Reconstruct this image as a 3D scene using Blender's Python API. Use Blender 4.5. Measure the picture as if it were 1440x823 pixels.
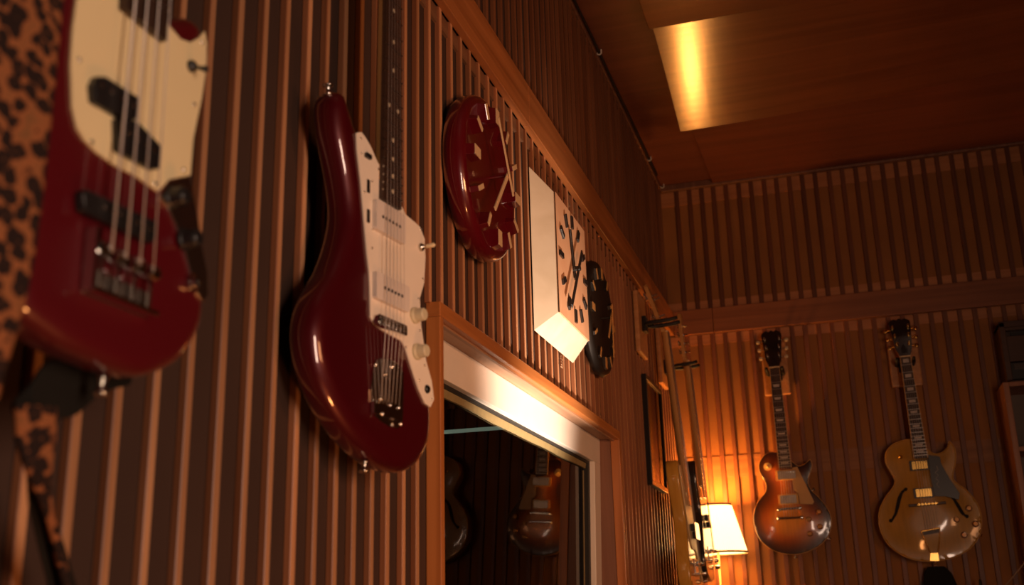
import bpy, bmesh, math, random
from mathutils import Vector, Matrix
from mathutils.geometry import delaunay_2d_cdt
random.seed(7)
S = bpy.context.scene
for o in list(bpy.data.objects): bpy.data.objects.remove(o)
PI = math.pi
R = math.radians

# ------------------------------------------------------------------ camera
FPX, YAW, PITCH, ROLL = 1520.96, 0.292769, 0.290589, -0.025719
CZ = 1.15                                   # camera height over the floor
cf = Vector((-math.sin(YAW)*math.cos(PITCH), math.cos(YAW)*math.cos(PITCH), math.sin(PITCH)))
r0 = Vector((math.cos(YAW), math.sin(YAW), 0)); u0 = r0.cross(cf)
cr = r0*math.cos(ROLL) + u0*math.sin(ROLL)
cu = u0*math.cos(ROLL) - r0*math.sin(ROLL)
CAM = Vector((0, 0, CZ))
cam = bpy.data.cameras.new('camera'); camo = bpy.data.objects.new('camera', cam); S.collection.objects.link(camo)
m = Matrix((cr, cu, -cf)).transposed().to_4x4(); m.translation = CAM
camo.matrix_world = m
cam.sensor_width = 36; cam.lens = FPX/1440*36; cam.clip_start = .05
cam.dof.use_dof = True; cam.dof.focus_distance = 2.55; cam.dof.aperture_fstop = 4.4
S.camera = camo
S.view_settings.view_transform = 'Standard'; S.view_settings.look = 'None'
S.view_settings.gamma = 1; S.view_settings.use_curve_mapping = False
S.view_settings.exposure = 0.0

# ------------------------------------------------------------------ light
w = bpy.data.worlds.new('world'); S.world = w; w.use_nodes = True
w.node_tree.nodes['Background'].inputs[0].default_value = (.9, .42, .23, 1)
w.node_tree.nodes['Background'].inputs[1].default_value = .05

def aim(o, p):
    o.rotation_euler = (Vector(p)-o.location).to_track_quat('-Z', 'Y').to_euler()
def area(name, loc, to, size, power, col, sy=None):
    l = bpy.data.lights.new(name, 'AREA'); l.energy = power; l.color = col; l.size = size
    if sy: l.shape = 'RECTANGLE'; l.size_y = sy
    o = bpy.data.objects.new(name, l); S.collection.objects.link(o); o.location = loc; aim(o, to); return o
def spot(name, loc, to, power, col, ang, blend, rad=.03):
    l = bpy.data.lights.new(name, 'SPOT'); l.energy = power; l.color = col; l.spot_size = R(ang); l.spot_blend = blend; l.shadow_soft_size = rad
    o = bpy.data.objects.new(name, l); S.collection.objects.link(o); o.location = loc; aim(o, to); return o
def point(name, loc, power, col, rad=.03):
    l = bpy.data.lights.new(name, 'POINT'); l.energy = power; l.color = col; l.shadow_soft_size = rad
    o = bpy.data.objects.new(name, l); S.collection.objects.link(o); o.location = loc; return o
WARM = (1, .50, .20)
# unseen lights outside the view, standing in for lamps around the room
area('key_light', (.85, .15, CZ+.10), (-.7, 1.6, CZ+.3), .20, 15.5, (1, .68, .50), .9)
area('room_light', (1.5, .9, CZ+.25), (-.7, 2.8, CZ+.50), .5, 5.6, (1, .40, .155)).data.spread = R(80)
area('floor_glow', (.25, 1.0, .25), (-.6, 1.4, CZ+.3), .16, 4.2, (1, .36, .10))
spot('desk_light', (-.10, 2.52, CZ-.36), (-.735, 2.60, CZ+.42), 200, (1, .74, .56), 50, 1, .03)

# ------------------------------------------------------------------ material helpers
def new_mat(name):
    mt = bpy.data.materials.new(name); mt.use_nodes = True
    nt = mt.node_tree; return mt, nt, nt.nodes['Principled BSDF']
def setp(b, **k):
    names = dict(rough='Roughness', metal='Metallic', coat='Coat Weight', coatr='Coat Roughness', spec='Specular IOR Level',
                 trans='Transmission Weight', alpha='Alpha', emis='Emission Strength')
    for a, v in k.items(): b.inputs[names[a]].default_value = v
def plain(name, col, rough=.5, metal=0, noise=0, scale=30, **k):
    mt, nt, b = new_mat(name)
    setp(b, rough=rough, metal=metal, **k)
    tc = nt.nodes.new('ShaderNodeTexCoord'); n = nt.nodes.new('ShaderNodeTexNoise'); n.inputs['Scale'].default_value = scale
    n.inputs['Detail'].default_value = 4
    nt.links.new(tc.outputs['Object'], n.inputs['Vector'])
    mx = nt.nodes.new('ShaderNodeMix'); mx.data_type = 'RGBA'
    a = noise or .06
    mx.inputs['A'].default_value = (*[c*(1-a) for c in col], 1); mx.inputs['B'].default_value = (*[min(1, c*(1+a)) for c in col], 1)
    nt.links.new(n.outputs['Fac'], mx.inputs['Factor']); nt.links.new(mx.outputs['Result'], b.inputs['Base Color'])
    return mt
def wood(name, c1, c2, axis=2, rough=.45, scale=1.0, attr=None, coat=0, coatr=.2, bump=.15, spec=.5):
    """long grain along the given axis"""
    mt, nt, b = new_mat(name); setp(b, rough=rough, coat=coat, coatr=coatr, spec=spec)
    tc = nt.nodes.new('ShaderNodeTexCoord'); mp = nt.nodes.new('ShaderNodeMapping')
    sc = [42*scale]*3; sc[axis] = 1.6*scale; mp.inputs['Scale'].default_value = sc
    nt.links.new(tc.outputs['Object'], mp.inputs['Vector'])
    n = nt.nodes.new('ShaderNodeTexNoise'); n.inputs['Scale'].default_value = 1; n.inputs['Detail'].default_value = 6; n.inputs['Distortion'].default_value = .6
    nt.links.new(mp.outputs[0], n.inputs['Vector'])
    n2 = nt.nodes.new('ShaderNodeTexNoise'); n2.inputs['Scale'].default_value = 2.2; nt.links.new(tc.outputs['Object'], n2.inputs['Vector'])
    r = nt.nodes.new('ShaderNodeValToRGB'); r.color_ramp.elements[0].position = .32; r.color_ramp.elements[1].position = .68
    r.color_ramp.elements[0].color = (*c1, 1); r.color_ramp.elements[1].color = (*c2, 1)
    nt.links.new(n.outputs['Fac'], r.inputs[0])
    mx = nt.nodes.new('ShaderNodeMix'); mx.data_type = 'RGBA'; mx.blend_type = 'MULTIPLY'; mx.inputs['Factor'].default_value = .45
    nt.links.new(r.outputs[0], mx.inputs['A']); nt.links.new(n2.outputs['Fac'], mx.inputs['B'])
    out = mx.outputs['Result']
    if attr:
        at = nt.nodes.new('ShaderNodeAttribute'); at.attribute_name = attr
        m2 = nt.nodes.new('ShaderNodeMix'); m2.data_type = 'RGBA'; m2.blend_type = 'MULTIPLY'; m2.inputs['Factor'].default_value = 1
        nt.links.new(out, m2.inputs['A']); nt.links.new(at.outputs['Color'], m2.inputs['B']); out = m2.outputs['Result']
    nt.links.new(out, b.inputs['Base Color'])
    bp = nt.nodes.new('ShaderNodeBump'); bp.inputs['Strength'].default_value = bump; bp.inputs['Distance'].default_value = .002
    nt.links.new(n.outputs['Fac'], bp.inputs['Height']); nt.links.new(bp.outputs[0], b.inputs['Normal'])
    return mt
def attr_mat(name, attr, rough=.3, **k):
    mt, nt, b = new_mat(name); setp(b, rough=rough, **k)
    at = nt.nodes.new('ShaderNodeAttribute'); at.attribute_name = attr
    mp = nt.nodes.new('ShaderNodeTexCoord'); n = nt.nodes.new('ShaderNodeTexNoise'); n.inputs['Scale'].default_value = 9
    mpp = nt.nodes.new('ShaderNodeMapping'); mpp.inputs['Scale'].default_value = (9, .9, 1)
    nt.links.new(mp.outputs['Object'], mpp.inputs[0]); nt.links.new(mpp.outputs[0], n.inputs['Vector'])
    r = nt.nodes.new('ShaderNodeMapRange'); r.inputs['To Min'].default_value = .75; r.inputs['To Max'].default_value = 1.15
    nt.links.new(n.outputs['Fac'], r.inputs['Value'])
    mx = nt.nodes.new('ShaderNodeMix'); mx.data_type = 'RGBA'; mx.blend_type = 'MULTIPLY'; mx.inputs['Factor'].default_value = 1
    nt.links.new(at.outputs['Color'], mx.inputs['A']); nt.links.new(r.outputs[0], mx.inputs['B'])
    nt.links.new(mx.outputs['Result'], b.inputs['Base Color'])
    return mt

M = {}
M['batten'] = wood('batten_wood', (.33, .118, .05), (.46, .185, .085), 2, .42, attr='tone', bump=.1)
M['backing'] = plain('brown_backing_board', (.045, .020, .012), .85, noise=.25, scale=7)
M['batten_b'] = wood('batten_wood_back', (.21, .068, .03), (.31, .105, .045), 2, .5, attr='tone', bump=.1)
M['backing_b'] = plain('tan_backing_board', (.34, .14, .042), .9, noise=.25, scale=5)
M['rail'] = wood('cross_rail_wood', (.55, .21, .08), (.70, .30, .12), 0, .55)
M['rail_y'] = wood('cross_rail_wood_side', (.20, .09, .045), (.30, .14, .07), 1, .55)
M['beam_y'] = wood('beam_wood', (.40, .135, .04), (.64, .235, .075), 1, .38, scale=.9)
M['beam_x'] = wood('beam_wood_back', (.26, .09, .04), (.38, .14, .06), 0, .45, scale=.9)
M['frame_y'] = wood('frame_wood', (.46, .155, .04), (.68, .255, .075), 1, .35)
M['frame_z'] = wood('frame_wood_upright', (.46, .155, .04), (.68, .255, .075), 2, .35)
M['jamb'] = wood('jamb_board', (.20, .085, .05), (.32, .15, .09), 2, .5)
M['soffit'] = wood('soffit_board', (.36, .19, .11), (.56, .33, .20), 1, .45)
M['ceil'] = wood('ceiling_veneer', (.19, .052, .025), (.26, .076, .036), 0, .5, scale=.5, bump=.05)
M['panel'] = wood('glossy_veneer_panel', (.20, .056, .018), (.27, .08, .026), 0, .5, scale=.6, coat=1, coatr=.16, bump=.8, spec=.2)
M['white'] = plain('white_paint', (.80, .74, .66), .35, noise=.05, scale=20)
M['rubber'] = plain('black_rubber', (.012, .011, .010), .6)
M['bead'] = plain('yellowed_glazing_bead', (.26, .20, .09), .6, noise=.2, scale=60)
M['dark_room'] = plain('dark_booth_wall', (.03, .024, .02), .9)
M['floor'] = wood('floor_wood', (.16, .08, .04), (.25, .13, .07), 1, .4)
M['plaster'] = plain('dark_room_wall', (.22, .11, .06), .8, noise=.1)
M['blackm'] = plain('black_metal', (.018, .016, .015), .4, .4)
M['chrome'] = plain('chrome', (.78, .76, .74), .12, 1)
M['worn'] = plain('worn_nickel', (.42, .37, .32), .36, .95)
M['nickel'] = plain('nickel', (.62, .58, .52), .25, 1)
M['gold'] = plain('gold_plate', (.85, .52, .14), .25, 1)
M['bronze'] = plain('bronze_cap', (.34, .17, .06), .45, .8)
M['black'] = plain('black_plastic', (.014, .012, .012), .35, coat=.2)
M['blackm'] = plain('black_metal', (.018, .016, .015), .4, .4)
M['cream'] = plain('cream_plastic', (.78, .62, .38), .35, noise=.03)
M['guardc'] = plain('cream_guard', (.88, .70, .40), .38, noise=.05, scale=12)
M['guardw'] = plain('white_guard', (.90, .80, .68), .3, noise=.04)
M['pickw'] = plain('white_pickup_cover', (.76, .68, .62), .3)
M['string'] = plain('steel_string', (.60, .53, .50), .5, .8)
M['fret'] = plain('fret_wire', (.5, .46, .42), .3, 1)
M['rose'] = wood('rosewood', (.035, .018, .012), (.085, .04, .024), 1, .45)
M['maple'] = wood('maple_neck', (.62, .30, .09), (.78, .42, .15), 1, .3, coat=.4)
M['mahog'] = wood('mahogany_neck', (.16, .05, .02), (.25, .085, .03), 1, .3, coat=.4)
M['amber'] = wood('amber_body', (.80, .40, .06), (.92, .50, .09), 1, .25, coat=.7, coatr=.06, bump=.02)
M['pearl'] = plain('pearl_inlay', (.60, .55, .52), .2, noise=.3, scale=90)
M['dot'] = plain('clay_dot', (.62, .54, .40), .4)
M['leather'] = plain('black_leather', (.010, .008, .006), .8, spec=.2, noise=.2, scale=40)
M['plaque'] = wood('hanger_plaque', (.56, .24, .09), (.76, .38, .16), 2, .35)
M['paper'] = plain('old_print', (.55, .42, .27), .6, noise=.08)
def candy(name, col, metal=.35, rough=.32, coatr=.05):
    mt, nt, b = new_mat(name); setp(b, rough=rough, metal=metal, coat=1, coatr=coatr); b.inputs['Coat IOR'].default_value = 1.75
    tc = nt.nodes.new('ShaderNodeTexCoord'); n = nt.nodes.new('ShaderNodeTexNoise'); n.inputs['Scale'].default_value = 900
    nt.links.new(tc.outputs['Object'], n.inputs['Vector'])
    mx = nt.nodes.new('ShaderNodeMix'); mx.data_type = 'RGBA'
    mx.inputs['A'].default_value = (*[c*.85 for c in col], 1); mx.inputs['B'].default_value = (*[c*1.15 for c in col], 1)
    nt.links.new(n.outputs['Fac'], mx.inputs['Factor']); nt.links.new(mx.outputs['Result'], b.inputs['Base Color'])
    return mt
M['red_bass'] = candy('deep_red_lacquer', (.105, .003, .007), .1, .4, .08)
M['red_jm'] = candy('candy_red_lacquer', (.085, .0012, .006), .35, .36, .025)
M['red_clock'] = candy('red_glazed_ceramic', (.12, .003, .009), .1, .3, .06)
M['blackgloss'] = candy('black_gloss', (.012, .010, .009), 0, .3, .06)
def leopard():
    mt, nt, b = new_mat('leopard_plush'); setp(b, rough=.9, spec=.2)
    tc = nt.nodes.new('ShaderNodeTexCoord')
    n = nt.nodes.new('ShaderNodeTexNoise'); n.inputs['Scale'].default_value = 60; nt.links.new(tc.outputs['Object'], n.inputs['Vector'])
    ad = nt.nodes.new('ShaderNodeMix'); ad.data_type = 'VECTOR'; ad.inputs['Factor'].default_value = .012
    nt.links.new(tc.outputs['Object'], ad.inputs['A']); nt.links.new(n.outputs['Color'], ad.inputs['B'])
    v = nt.nodes.new('ShaderNodeTexVoronoi'); v.inputs['Scale'].default_value = 78; v.inputs['Randomness'].default_value = .8
    nt.links.new(ad.outputs['Result'], v.inputs['Vector'])
    r = nt.nodes.new('ShaderNodeValToRGB'); e = r.color_ramp.elements
    e[0].position = 0;  e[0].color = (.10, .036, .015, 1); e[1].position = 1; e[1].color = (.20, .085, .032, 1)
    for p, c in ((.10, (.08, .03, .014, 1)), (.17, (.02, .010, .008, 1)), (.50, (.02, .010, .008, 1)), (.59, (.30, .10, .036, 1))):
        x = e.new(p); x.color = c
    nt.links.new(v.outputs['Distance'], r.inputs[0]); nt.links.new(r.outputs[0], b.inputs['Base Color'])
    return mt
M['leopard'] = leopard()
def glass():
    mt = bpy.data.materials.new('window_glass'); mt.use_nodes = True; nt = mt.node_tree; nt.nodes.clear()
    o = nt.nodes.new('ShaderNodeOutputMaterial'); mx = nt.nodes.new('ShaderNodeMixShader'); fr = nt.nodes.new('ShaderNodeFresnel'); fr.inputs[0].default_value = 1.5
    t = nt.nodes.new('ShaderNodeBsdfTransparent'); t.inputs[0].default_value = (.75, .78, .74, 1)
    g = nt.nodes.new('ShaderNodeBsdfGlossy'); g.inputs['Roughness'].default_value = .0; g.inputs[0].default_value = (.68, .66, .64, 1)
    nt.links.new(fr.outputs[0], mx.inputs[0]); nt.links.new(t.outputs[0], mx.inputs[1]); nt.links.new(g.outputs[0], mx.inputs[2]); nt.links.new(mx.outputs[0], o.inputs[0])
    return mt
M['glass'] = glass()
def emit(name, col, s):
    mt, nt, b = new_mat(name); b.inputs['Emission Color'].default_value = (*col, 1); b.inputs['Emission Strength'].default_value = s
    b.inputs['Base Color'].default_value = (*col, 1); return mt

# ------------------------------------------------------------------ mesh helpers
def link(name, bm, mat, parent=None, smooth=False, bevel=0, M4=None, seg=2):
    me = bpy.data.meshes.new(name); bm.normal_update(); bm.to_mesh(me); bm.free()
    for mm in (mat if isinstance(mat, (list, tuple)) else [mat]): me.materials.append(mm)
    o = bpy.data.objects.new(name, me); S.collection.objects.link(o)
    if M4 is not None: o.matrix_world = M4
    if parent: o.parent = parent
    if smooth:
        for p in me.polygons: p.use_smooth = True
    if bevel:
        b = o.modifiers.new('b', 'BEVEL'); b.width = bevel; b.segments = seg; b.limit_method = 'ANGLE'; b.angle_limit = R(40)
    return o
def tag(o, label, cat, group=None):
    o['label'] = label; o['category'] = cat
    if group: o['group'] = group
    return o
def empty(name, M4, label, cat, group=None):
    o = bpy.data.objects.new(name, None); S.collection.objects.link(o); o.matrix_world = M4; o.empty_display_size = .05
    return tag(o, label, cat, group)
def struct(o): o['kind'] = 'structure'; return o
def box(bm, a, b, mtx=None):
    x0, y0, z0 = a; x1, y1, z1 = b
    c = [(x0,y0,z0),(x1,y0,z0),(x1,y1,z0),(x0,y1,z0),(x0,y0,z1),(x1,y0,z1),(x1,y1,z1),(x0,y1,z1)]
    if mtx: c = [mtx @ Vector(p) for p in c]
    v = [bm.verts.new(p) for p in c]
    fs = [bm.faces.new([v[i] for i in q]) for q in ((0,3,2,1),(4,5,6,7),(0,1,5,4),(1,2,6,5),(2,3,7,6),(3,0,4,7))]
    return fs
def hexa(bm, bot, top):
    """solid between two quads"""
    v = [bm.verts.new(p) for p in list(bot)+list(top)]; n = len(bot)
    bm.faces.new(v[:n][::-1]); bm.faces.new(v[n:])
    for i in range(n): bm.faces.new((v[i], v[(i+1) % n], v[n+(i+1) % n], v[n+i]))
def prism(bm, pts, w0, w1):
    hexa(bm, [(p[0], p[1], w0) for p in pts], [(p[0], p[1], w1) for p in pts])
def tube(bm, pts, rad, n=8, closed=False):
    pts = [Vector(p) for p in pts]; rings = []
    rads = rad if isinstance(rad, (list, tuple)) else [rad]*len(pts)
    up = None
    for i, p in enumerate(pts):
        a = pts[i-1] if (i > 0 or closed) else p; b = pts[(i+1) % len(pts)] if (i < len(pts)-1 or closed) else p
        d = (b-a).normalized()
        if up is None: up = d.orthogonal().normalized()
        up = (up - d*up.dot(d)).normalized(); s = d.cross(up)
        rings.append([bm.verts.new(p + (up*math.cos(2*PI*k/n)+s*math.sin(2*PI*k/n))*rads[i]) for k in range(n)])
    m_ = len(rings)
    for i in range(m_ if closed else m_-1):
        A, B = rings[i], rings[(i+1) % m_]
        for k in range(n): bm.faces.new((A[k], A[(k+1) % n], B[(k+1) % n], B[k]))
    if not closed: bm.faces.new(rings[0][::-1]); bm.faces.new(rings[-1])
def lathe(bm, prof, mtx=None, n=24):
    """prof: (radius, height) about local z"""
    mtx = mtx or Matrix(); rings = []
    for r, h in prof:
        if r < 1e-6: rings.append([bm.verts.new(mtx @ Vector((0, 0, h)))])
        else: rings.append([bm.verts.new(mtx @ Vector((r*math.cos(2*PI*k/n), r*math.sin(2*PI*k/n), h))) for k in range(n)])
    for A, B in zip(rings, rings[1:]):
        for k in range(n):
            a0, a1 = A[k % len(A)], A[(k+1) % len(A)]; b0, b1 = B[k % len(B)], B[(k+1) % len(B)]
            q = [a0]
            if a1 is not a0: q.append(a1)
            if b1 is not b0: q.append(b1)
            q.append(b0)
            if len(q) > 2: bm.faces.new(q)
    if len(rings[0]) > 1: bm.faces.new(rings[0][::-1])
    if len(rings[-1]) > 1: bm.faces.new(rings[-1])
def T(x, y, z): return Matrix.Translation((x, y, z))

# a ray through the camera meets a real plane: used to measure the outlines of the things on their own planes
def ray(px, py): return cf*FPX + cr*(px-720) - cu*(py-411.5)
def frame(O, wv, v=(0, 0, 1)):
    wv = Vector(wv).normalized(); v = Vector(v); v = (v - wv*v.dot(wv)).normalized(); u = v.cross(wv)
    m = Matrix((u, v, wv)).transposed().to_4x4(); m.translation = Vector(O); return m
def onto(Fm, pts, w=0):
    inv = Fm.inverted(); o = inv @ CAM; out = []
    for p in pts:
        d = inv.to_3x3() @ ray(*p); t = (w-o.z)/d.z; q = o+d*t; out.append((q.x, q.y))
    return out
def one(Fm, px, py, w=0): return onto(Fm, [(px, py)], w)[0]
def wx(px, py, x):
    d = ray(px, py); return CAM + d*((x-CAM.x)/d.x)
def wy(px, py, y):
    d = ray(px, py); return CAM + d*((y-CAM.y)/d.y)
def smooth_loop(P, n=5):
    out = []; N = len(P)
    for i in range(N):
        p0, p1, p2, p3 = (Vector(P[(i+k) % N]) for k in (-1, 0, 1, 2))
        for k in range(n):
            t = k/n
            out.append(tuple(.5*((2*p1)+(p2-p0)*t+(2*p0-5*p1+4*p2-p3)*t*t+(3*p1-p0-3*p2+p3)*t**3)))
    return out
def dist_poly(p, P):
    best = 1e9; x, y = p; N = len(P)
    for i in range(N):
        ax, ay = P[i]; bx, by = P[(i+1) % N]; dx, dy = bx-ax, by-ay; L = dx*dx+dy*dy
        t = 0 if L == 0 else max(0, min(1, ((x-ax)*dx+(y-ay)*dy)/L))
        d = (x-ax-t*dx)**2+(y-ay-t*dy)**2
        if d < best: best = d
    return math.sqrt(best)
def inside(p, P):
    x, y = p; c = False; N = len(P)
    for i in range(N):
        ax, ay = P[i]; bx, by = P[i-1]
        if (ay > y) != (by > y) and x < (bx-ax)*(y-ay)/(by-ay)+ax: c = not c
    return c
def solid(P, t, rf, rb, dome=0, domew=.09, grid=.013, color=None, front=0.0):
    """guitar body: outline P, thickness t, rounded edges, optional arched top; front face at w=front"""
    area2 = sum(P[i-1][0]*P[i][1]-P[i][0]*P[i-1][1] for i in range(len(P)))
    if area2 < 0: P = P[::-1]
    N = len(P); pts = [Vector(p) for p in P]; rm = max(rf, rb)
    for f_ in (.06, .2, .42, .7, 1.0):
        d = rm*f_
        for i in range(N):
            a = Vector(P[i-1]); b = Vector(P[(i+1) % N]); tg = (b-a).normalized(); q = Vector(P[i])+Vector((-tg.y, tg.x))*d
            if inside(q, P) and dist_poly(q, P) > d*.9: pts.append(q)
    xs = [p[0] for p in P]; ys = [p[1] for p in P]; y = min(ys)
    while y < max(ys):
        x = min(xs)
        while x < max(xs):
            if inside((x, y), P) and dist_poly((x, y), P) > rm*1.25: pts.append(Vector((x, y)))
            x += grid
        y += grid
    vs, es, fs, *_ = delaunay_2d_cdt(pts, [(i, (i+1) % N) for i in range(N)], [], 1, 1e-6)
    D = [dist_poly(v, P) for v in vs]
    def rnd(d, r): return r-math.sqrt(max(0, r*r-(r-min(d, r))**2))
    def dm(d):
        k = min(1, d/domew); return dome*(k*k*(3-2*k))
    bm = bmesh.new(); lay = bm.verts.layers.float_color.new('paint')
    A = [bm.verts.new((v[0], v[1], front-rnd(d, rf)+dm(d))) for v, d in zip(vs, D)]
    B = [bm.verts.new((v[0], v[1], front-t+rnd(d, rb))) for v, d in zip(vs, D)]
    cnt = {}
    for f in fs:
        if sum(vs[f[i-1]][0]*vs[f[i]][1]-vs[f[i]][0]*vs[f[i-1]][1] for i in range(3)) < 0: f = f[::-1]
        try: bm.faces.new([A[i] for i in f]); bm.faces.new([B[i] for i in f[::-1]])
        except ValueError: continue
        for i in range(len(f)):
            e = (f[i], f[(i+1) % len(f)]); cnt[e] = 1
    for (a, b) in list(cnt):
        if (b, a) not in cnt: bm.faces.new((A[b], A[a], B[a], B[b]))
    if color:
        for v, d in zip(A, D): v[lay] = (*color(d, True), 1)
        for v, d in zip(B, D): v[lay] = (*color(d, False), 1)
    return bm
def rrect(cx, cy, hx, hy, r=.004, n=4, rot=0):
    out = []
    for sx, sy, a0 in ((1, 1, 0), (-1, 1, 90), (-1, -1, 180), (1, -1, 270)):
        for k in range(n+1):
            a = R(a0+90*k/n); out.append((sx*(hx-r)+r*math.cos(a), sy*(hy-r)+r*math.sin(a)))
    c, s = math.cos(rot), math.sin(rot)
    return [(cx+x*c-y*s, cy+x*s+y*c) for x, y in out]
def lerp(a, b, t): return a+(b-a)*t

# ================================================================== the room
XB, XW, XT = -.690, -.701, -.672      # batten face, backing board, beam and frame face of the left wall
YB, YW, YT = 4.780, 4.793, 4.757      # the same for the back wall
CEIL = CZ+1.93
Y0, XR = -1.7, 2.7
bm = bmesh.new(); box(bm, (-.9, Y0-.1, -.1), (XR+.1, 4.95, 0)); struct(link('floor', bm, M['floor']))
bm = bmesh.new(); box(bm, (-.9, Y0-.1, CEIL), (XR+.1, 4.95, CEIL+.1)); ceiling = struct(link('ceiling', bm, M['ceil']))
bm = bmesh.new(); box(bm, (XR, Y0, 0), (XR+.1, 4.95, CEIL)); struct(link('wall_right', bm, M['plaster']))
bm = bmesh.new(); box(bm, (-.9, Y0-.1, 0), (XR, Y0, CEIL)); struct(link('wall_front', bm, M['plaster']))
# window opening in the left wall
WY0, WY1 = wx(619.1, 423.6, XT).y, wx(872, 607.4, XT).y
WZ1 = wx(872, 607.4, XT).z; WZ0 = .42
FW = .028
bm = bmesh.new()
for a, b in (((Y0, 0), (WY0+.01, CEIL)), ((WY1-.01, 0), (4.94, CEIL)), ((WY0+.01, WZ1-.01), (WY1-.01, CEIL)), ((WY0+.01, 0), (WY1-.01, WZ0+.01))):
    box(bm, (-.88, a[0], a[1]), (XW, b[0], b[1]))
wall_left = struct(link('wall_left', bm, M['backing']))
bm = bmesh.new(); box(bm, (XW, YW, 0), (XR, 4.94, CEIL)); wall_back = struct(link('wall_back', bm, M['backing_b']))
BZ0 = (wx(860, 345, XT).z+wx(745.8, 175.5, XT).z)/2; BZ1 = (wx(793.2, 194.4, XT).z+wx(906.8, 379.3, XT).z)/2

def battens(name, mat, parent, spans, side=True, pale=1.9):
    bm = bmesh.new(); lay = bm.loops.layers.float_color.new('tone')
    for a, b, tone in spans:
        for f in box(bm, a, b):
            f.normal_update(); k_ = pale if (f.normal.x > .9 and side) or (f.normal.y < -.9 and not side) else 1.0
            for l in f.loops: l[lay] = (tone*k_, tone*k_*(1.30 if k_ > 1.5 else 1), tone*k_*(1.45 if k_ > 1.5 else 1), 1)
    return struct(link(name, bm, mat, parent, bevel=.0012, seg=1))
sp = []; k = -56; BW = .0135
while True:
    y = 1.766+.0614*k+random.uniform(-.003, .003); k += 1
    if y > YB-.03: break
    if y < Y0+.03: continue
    t = random.uniform(.72, 1.12); bw = BW+random.uniform(-.0012, .0012)
    if y+bw > WY0 and y < WY1:
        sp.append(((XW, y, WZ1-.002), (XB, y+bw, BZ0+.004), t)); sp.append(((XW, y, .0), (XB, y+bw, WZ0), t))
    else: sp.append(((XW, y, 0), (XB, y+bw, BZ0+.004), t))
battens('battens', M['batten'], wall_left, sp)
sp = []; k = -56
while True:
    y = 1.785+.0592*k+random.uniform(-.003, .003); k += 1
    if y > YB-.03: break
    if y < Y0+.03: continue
    sp.append(((XW, y, BZ1-.004), (XB, y+BW, CEIL), random.uniform(.45, .65)))  # tone lowered: the dimness above the beam is put into the colour
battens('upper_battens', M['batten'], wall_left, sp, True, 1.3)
bm = bmesh.new()
for z0, z1 in ((BZ0-.035, BZ0), (BZ1, BZ1+.02), (CEIL-.05, CEIL)): box(bm, (XW, Y0, z0), (XW+.006, YB, z1))
struct(link('cross_rails', bm, M['rail_y'], wall_left))
sp = []; X0 = wy(981.5, 480, YB).x; PB = .0577; k = -2
while X0+PB*k < XR-.03:
    x = X0+PB*k+random.uniform(-.0025, .0025); k += 1
    if x < XB+.008: continue
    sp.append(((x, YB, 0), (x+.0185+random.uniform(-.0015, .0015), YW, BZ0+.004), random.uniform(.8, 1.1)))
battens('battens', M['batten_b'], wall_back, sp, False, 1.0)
sp = []; X0 = wy(995, 420, YB).x; k = -4
while X0+PB*k < XR-.03:
    x = X0+PB*k+random.uniform(-.0025, .0025); k += 1
    if x < XB+.008: continue
    sp.append(((x, YB, BZ1-.004), (x+.0185, YW, CEIL-.028), random.uniform(.6, .85)))  # darker tone stands in for weaker light on the upper back wall
battens('upper_battens', M['batten_b'], wall_back, sp, False, 1.0)
zr0, zr1 = wy(1200, 661, YW).z, wy(1200, 630, YW).z
bm = bmesh.new()
for z0, z1 in ((BZ0-.045, BZ0), (BZ1, BZ1+.045), (CEIL-.10, CEIL-.03)): box(bm, (XW, YW-.004, z0), (XR, YW, z1))
struct(link('cross_rails', bm, M['rail'], wall_back))
bm = bmesh.new(); box(bm, (XW, YW-.004, zr0), (XR, YW, zr1)); struct(link('middle_rail', bm, wood('middle_rail_wood', (.34, .135, .045), (.46, .19, .065), 0, .6), wall_back))
# beams
jy = wx(745, 175, XT).y
for n, (a, b) in enumerate(((Y0, jy-.0008), (jy+.0008, YT))):
    bm = bmesh.new(); box(bm, (XB-.002, a, BZ0), (XT, b, BZ1)); struct(link('trim_%d' % (n+1), bm, M['beam_y'], bevel=.0025))
jx = wy(1002, 445, YT).x
for n, (a, b) in enumerate(((XT, jx-.0008), (jx+.0008, XR))):
    bm = bmesh.new(); box(bm, (a, YT, BZ0), (b, YB+.002, BZ1)); struct(link('trim_%d' % (n+3), bm, M['beam_x'], bevel=.0025))
bm = bmesh.new(); box(bm, (XB, YB-.02, CEIL-.030), (XR, YB+.005, CEIL)); struct(link('trim_5', bm, M['jamb'], bevel=.003))
bm = bmesh.new(); box(bm, (XB-.006, Y0, CEIL-.022), (XB+.004, YB, CEIL)); struct(link('trim_6', bm, M['jamb'], bevel=.003))

# ceiling boards
def slab(name, quad, th, mat, label, px=None):
    """quad: four corners of the underside"""
    bm = bmesh.new(); q = [Vector(p) for p in quad]; hexa(bm, q, [p+Vector((0, 0, th)) for p in q])
    o = link(name, bm, mat, ceiling, bevel=.003); o['kind'] = 'structure'; return o
ZN, ZF = CEIL-.022, CEIL-.022-.1315
a = lambda px, py, z: (CAM+ray(px, py)*((z-CZ)/ray(px, py).z))
pn, pf = a(917, 35, ZN), a(957, 185, ZF)
slab('near_ceiling_panel', [(pn.x-.01, pn.y-1.0, ZN), (pn.x+2.6, pn.y-1.0, ZN), (pn.x+2.6, pn.y-.006, ZN-.02), (pn.x-.012, pn.y-.006, ZN-.02)], .02, M['panel'], '')
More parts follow.
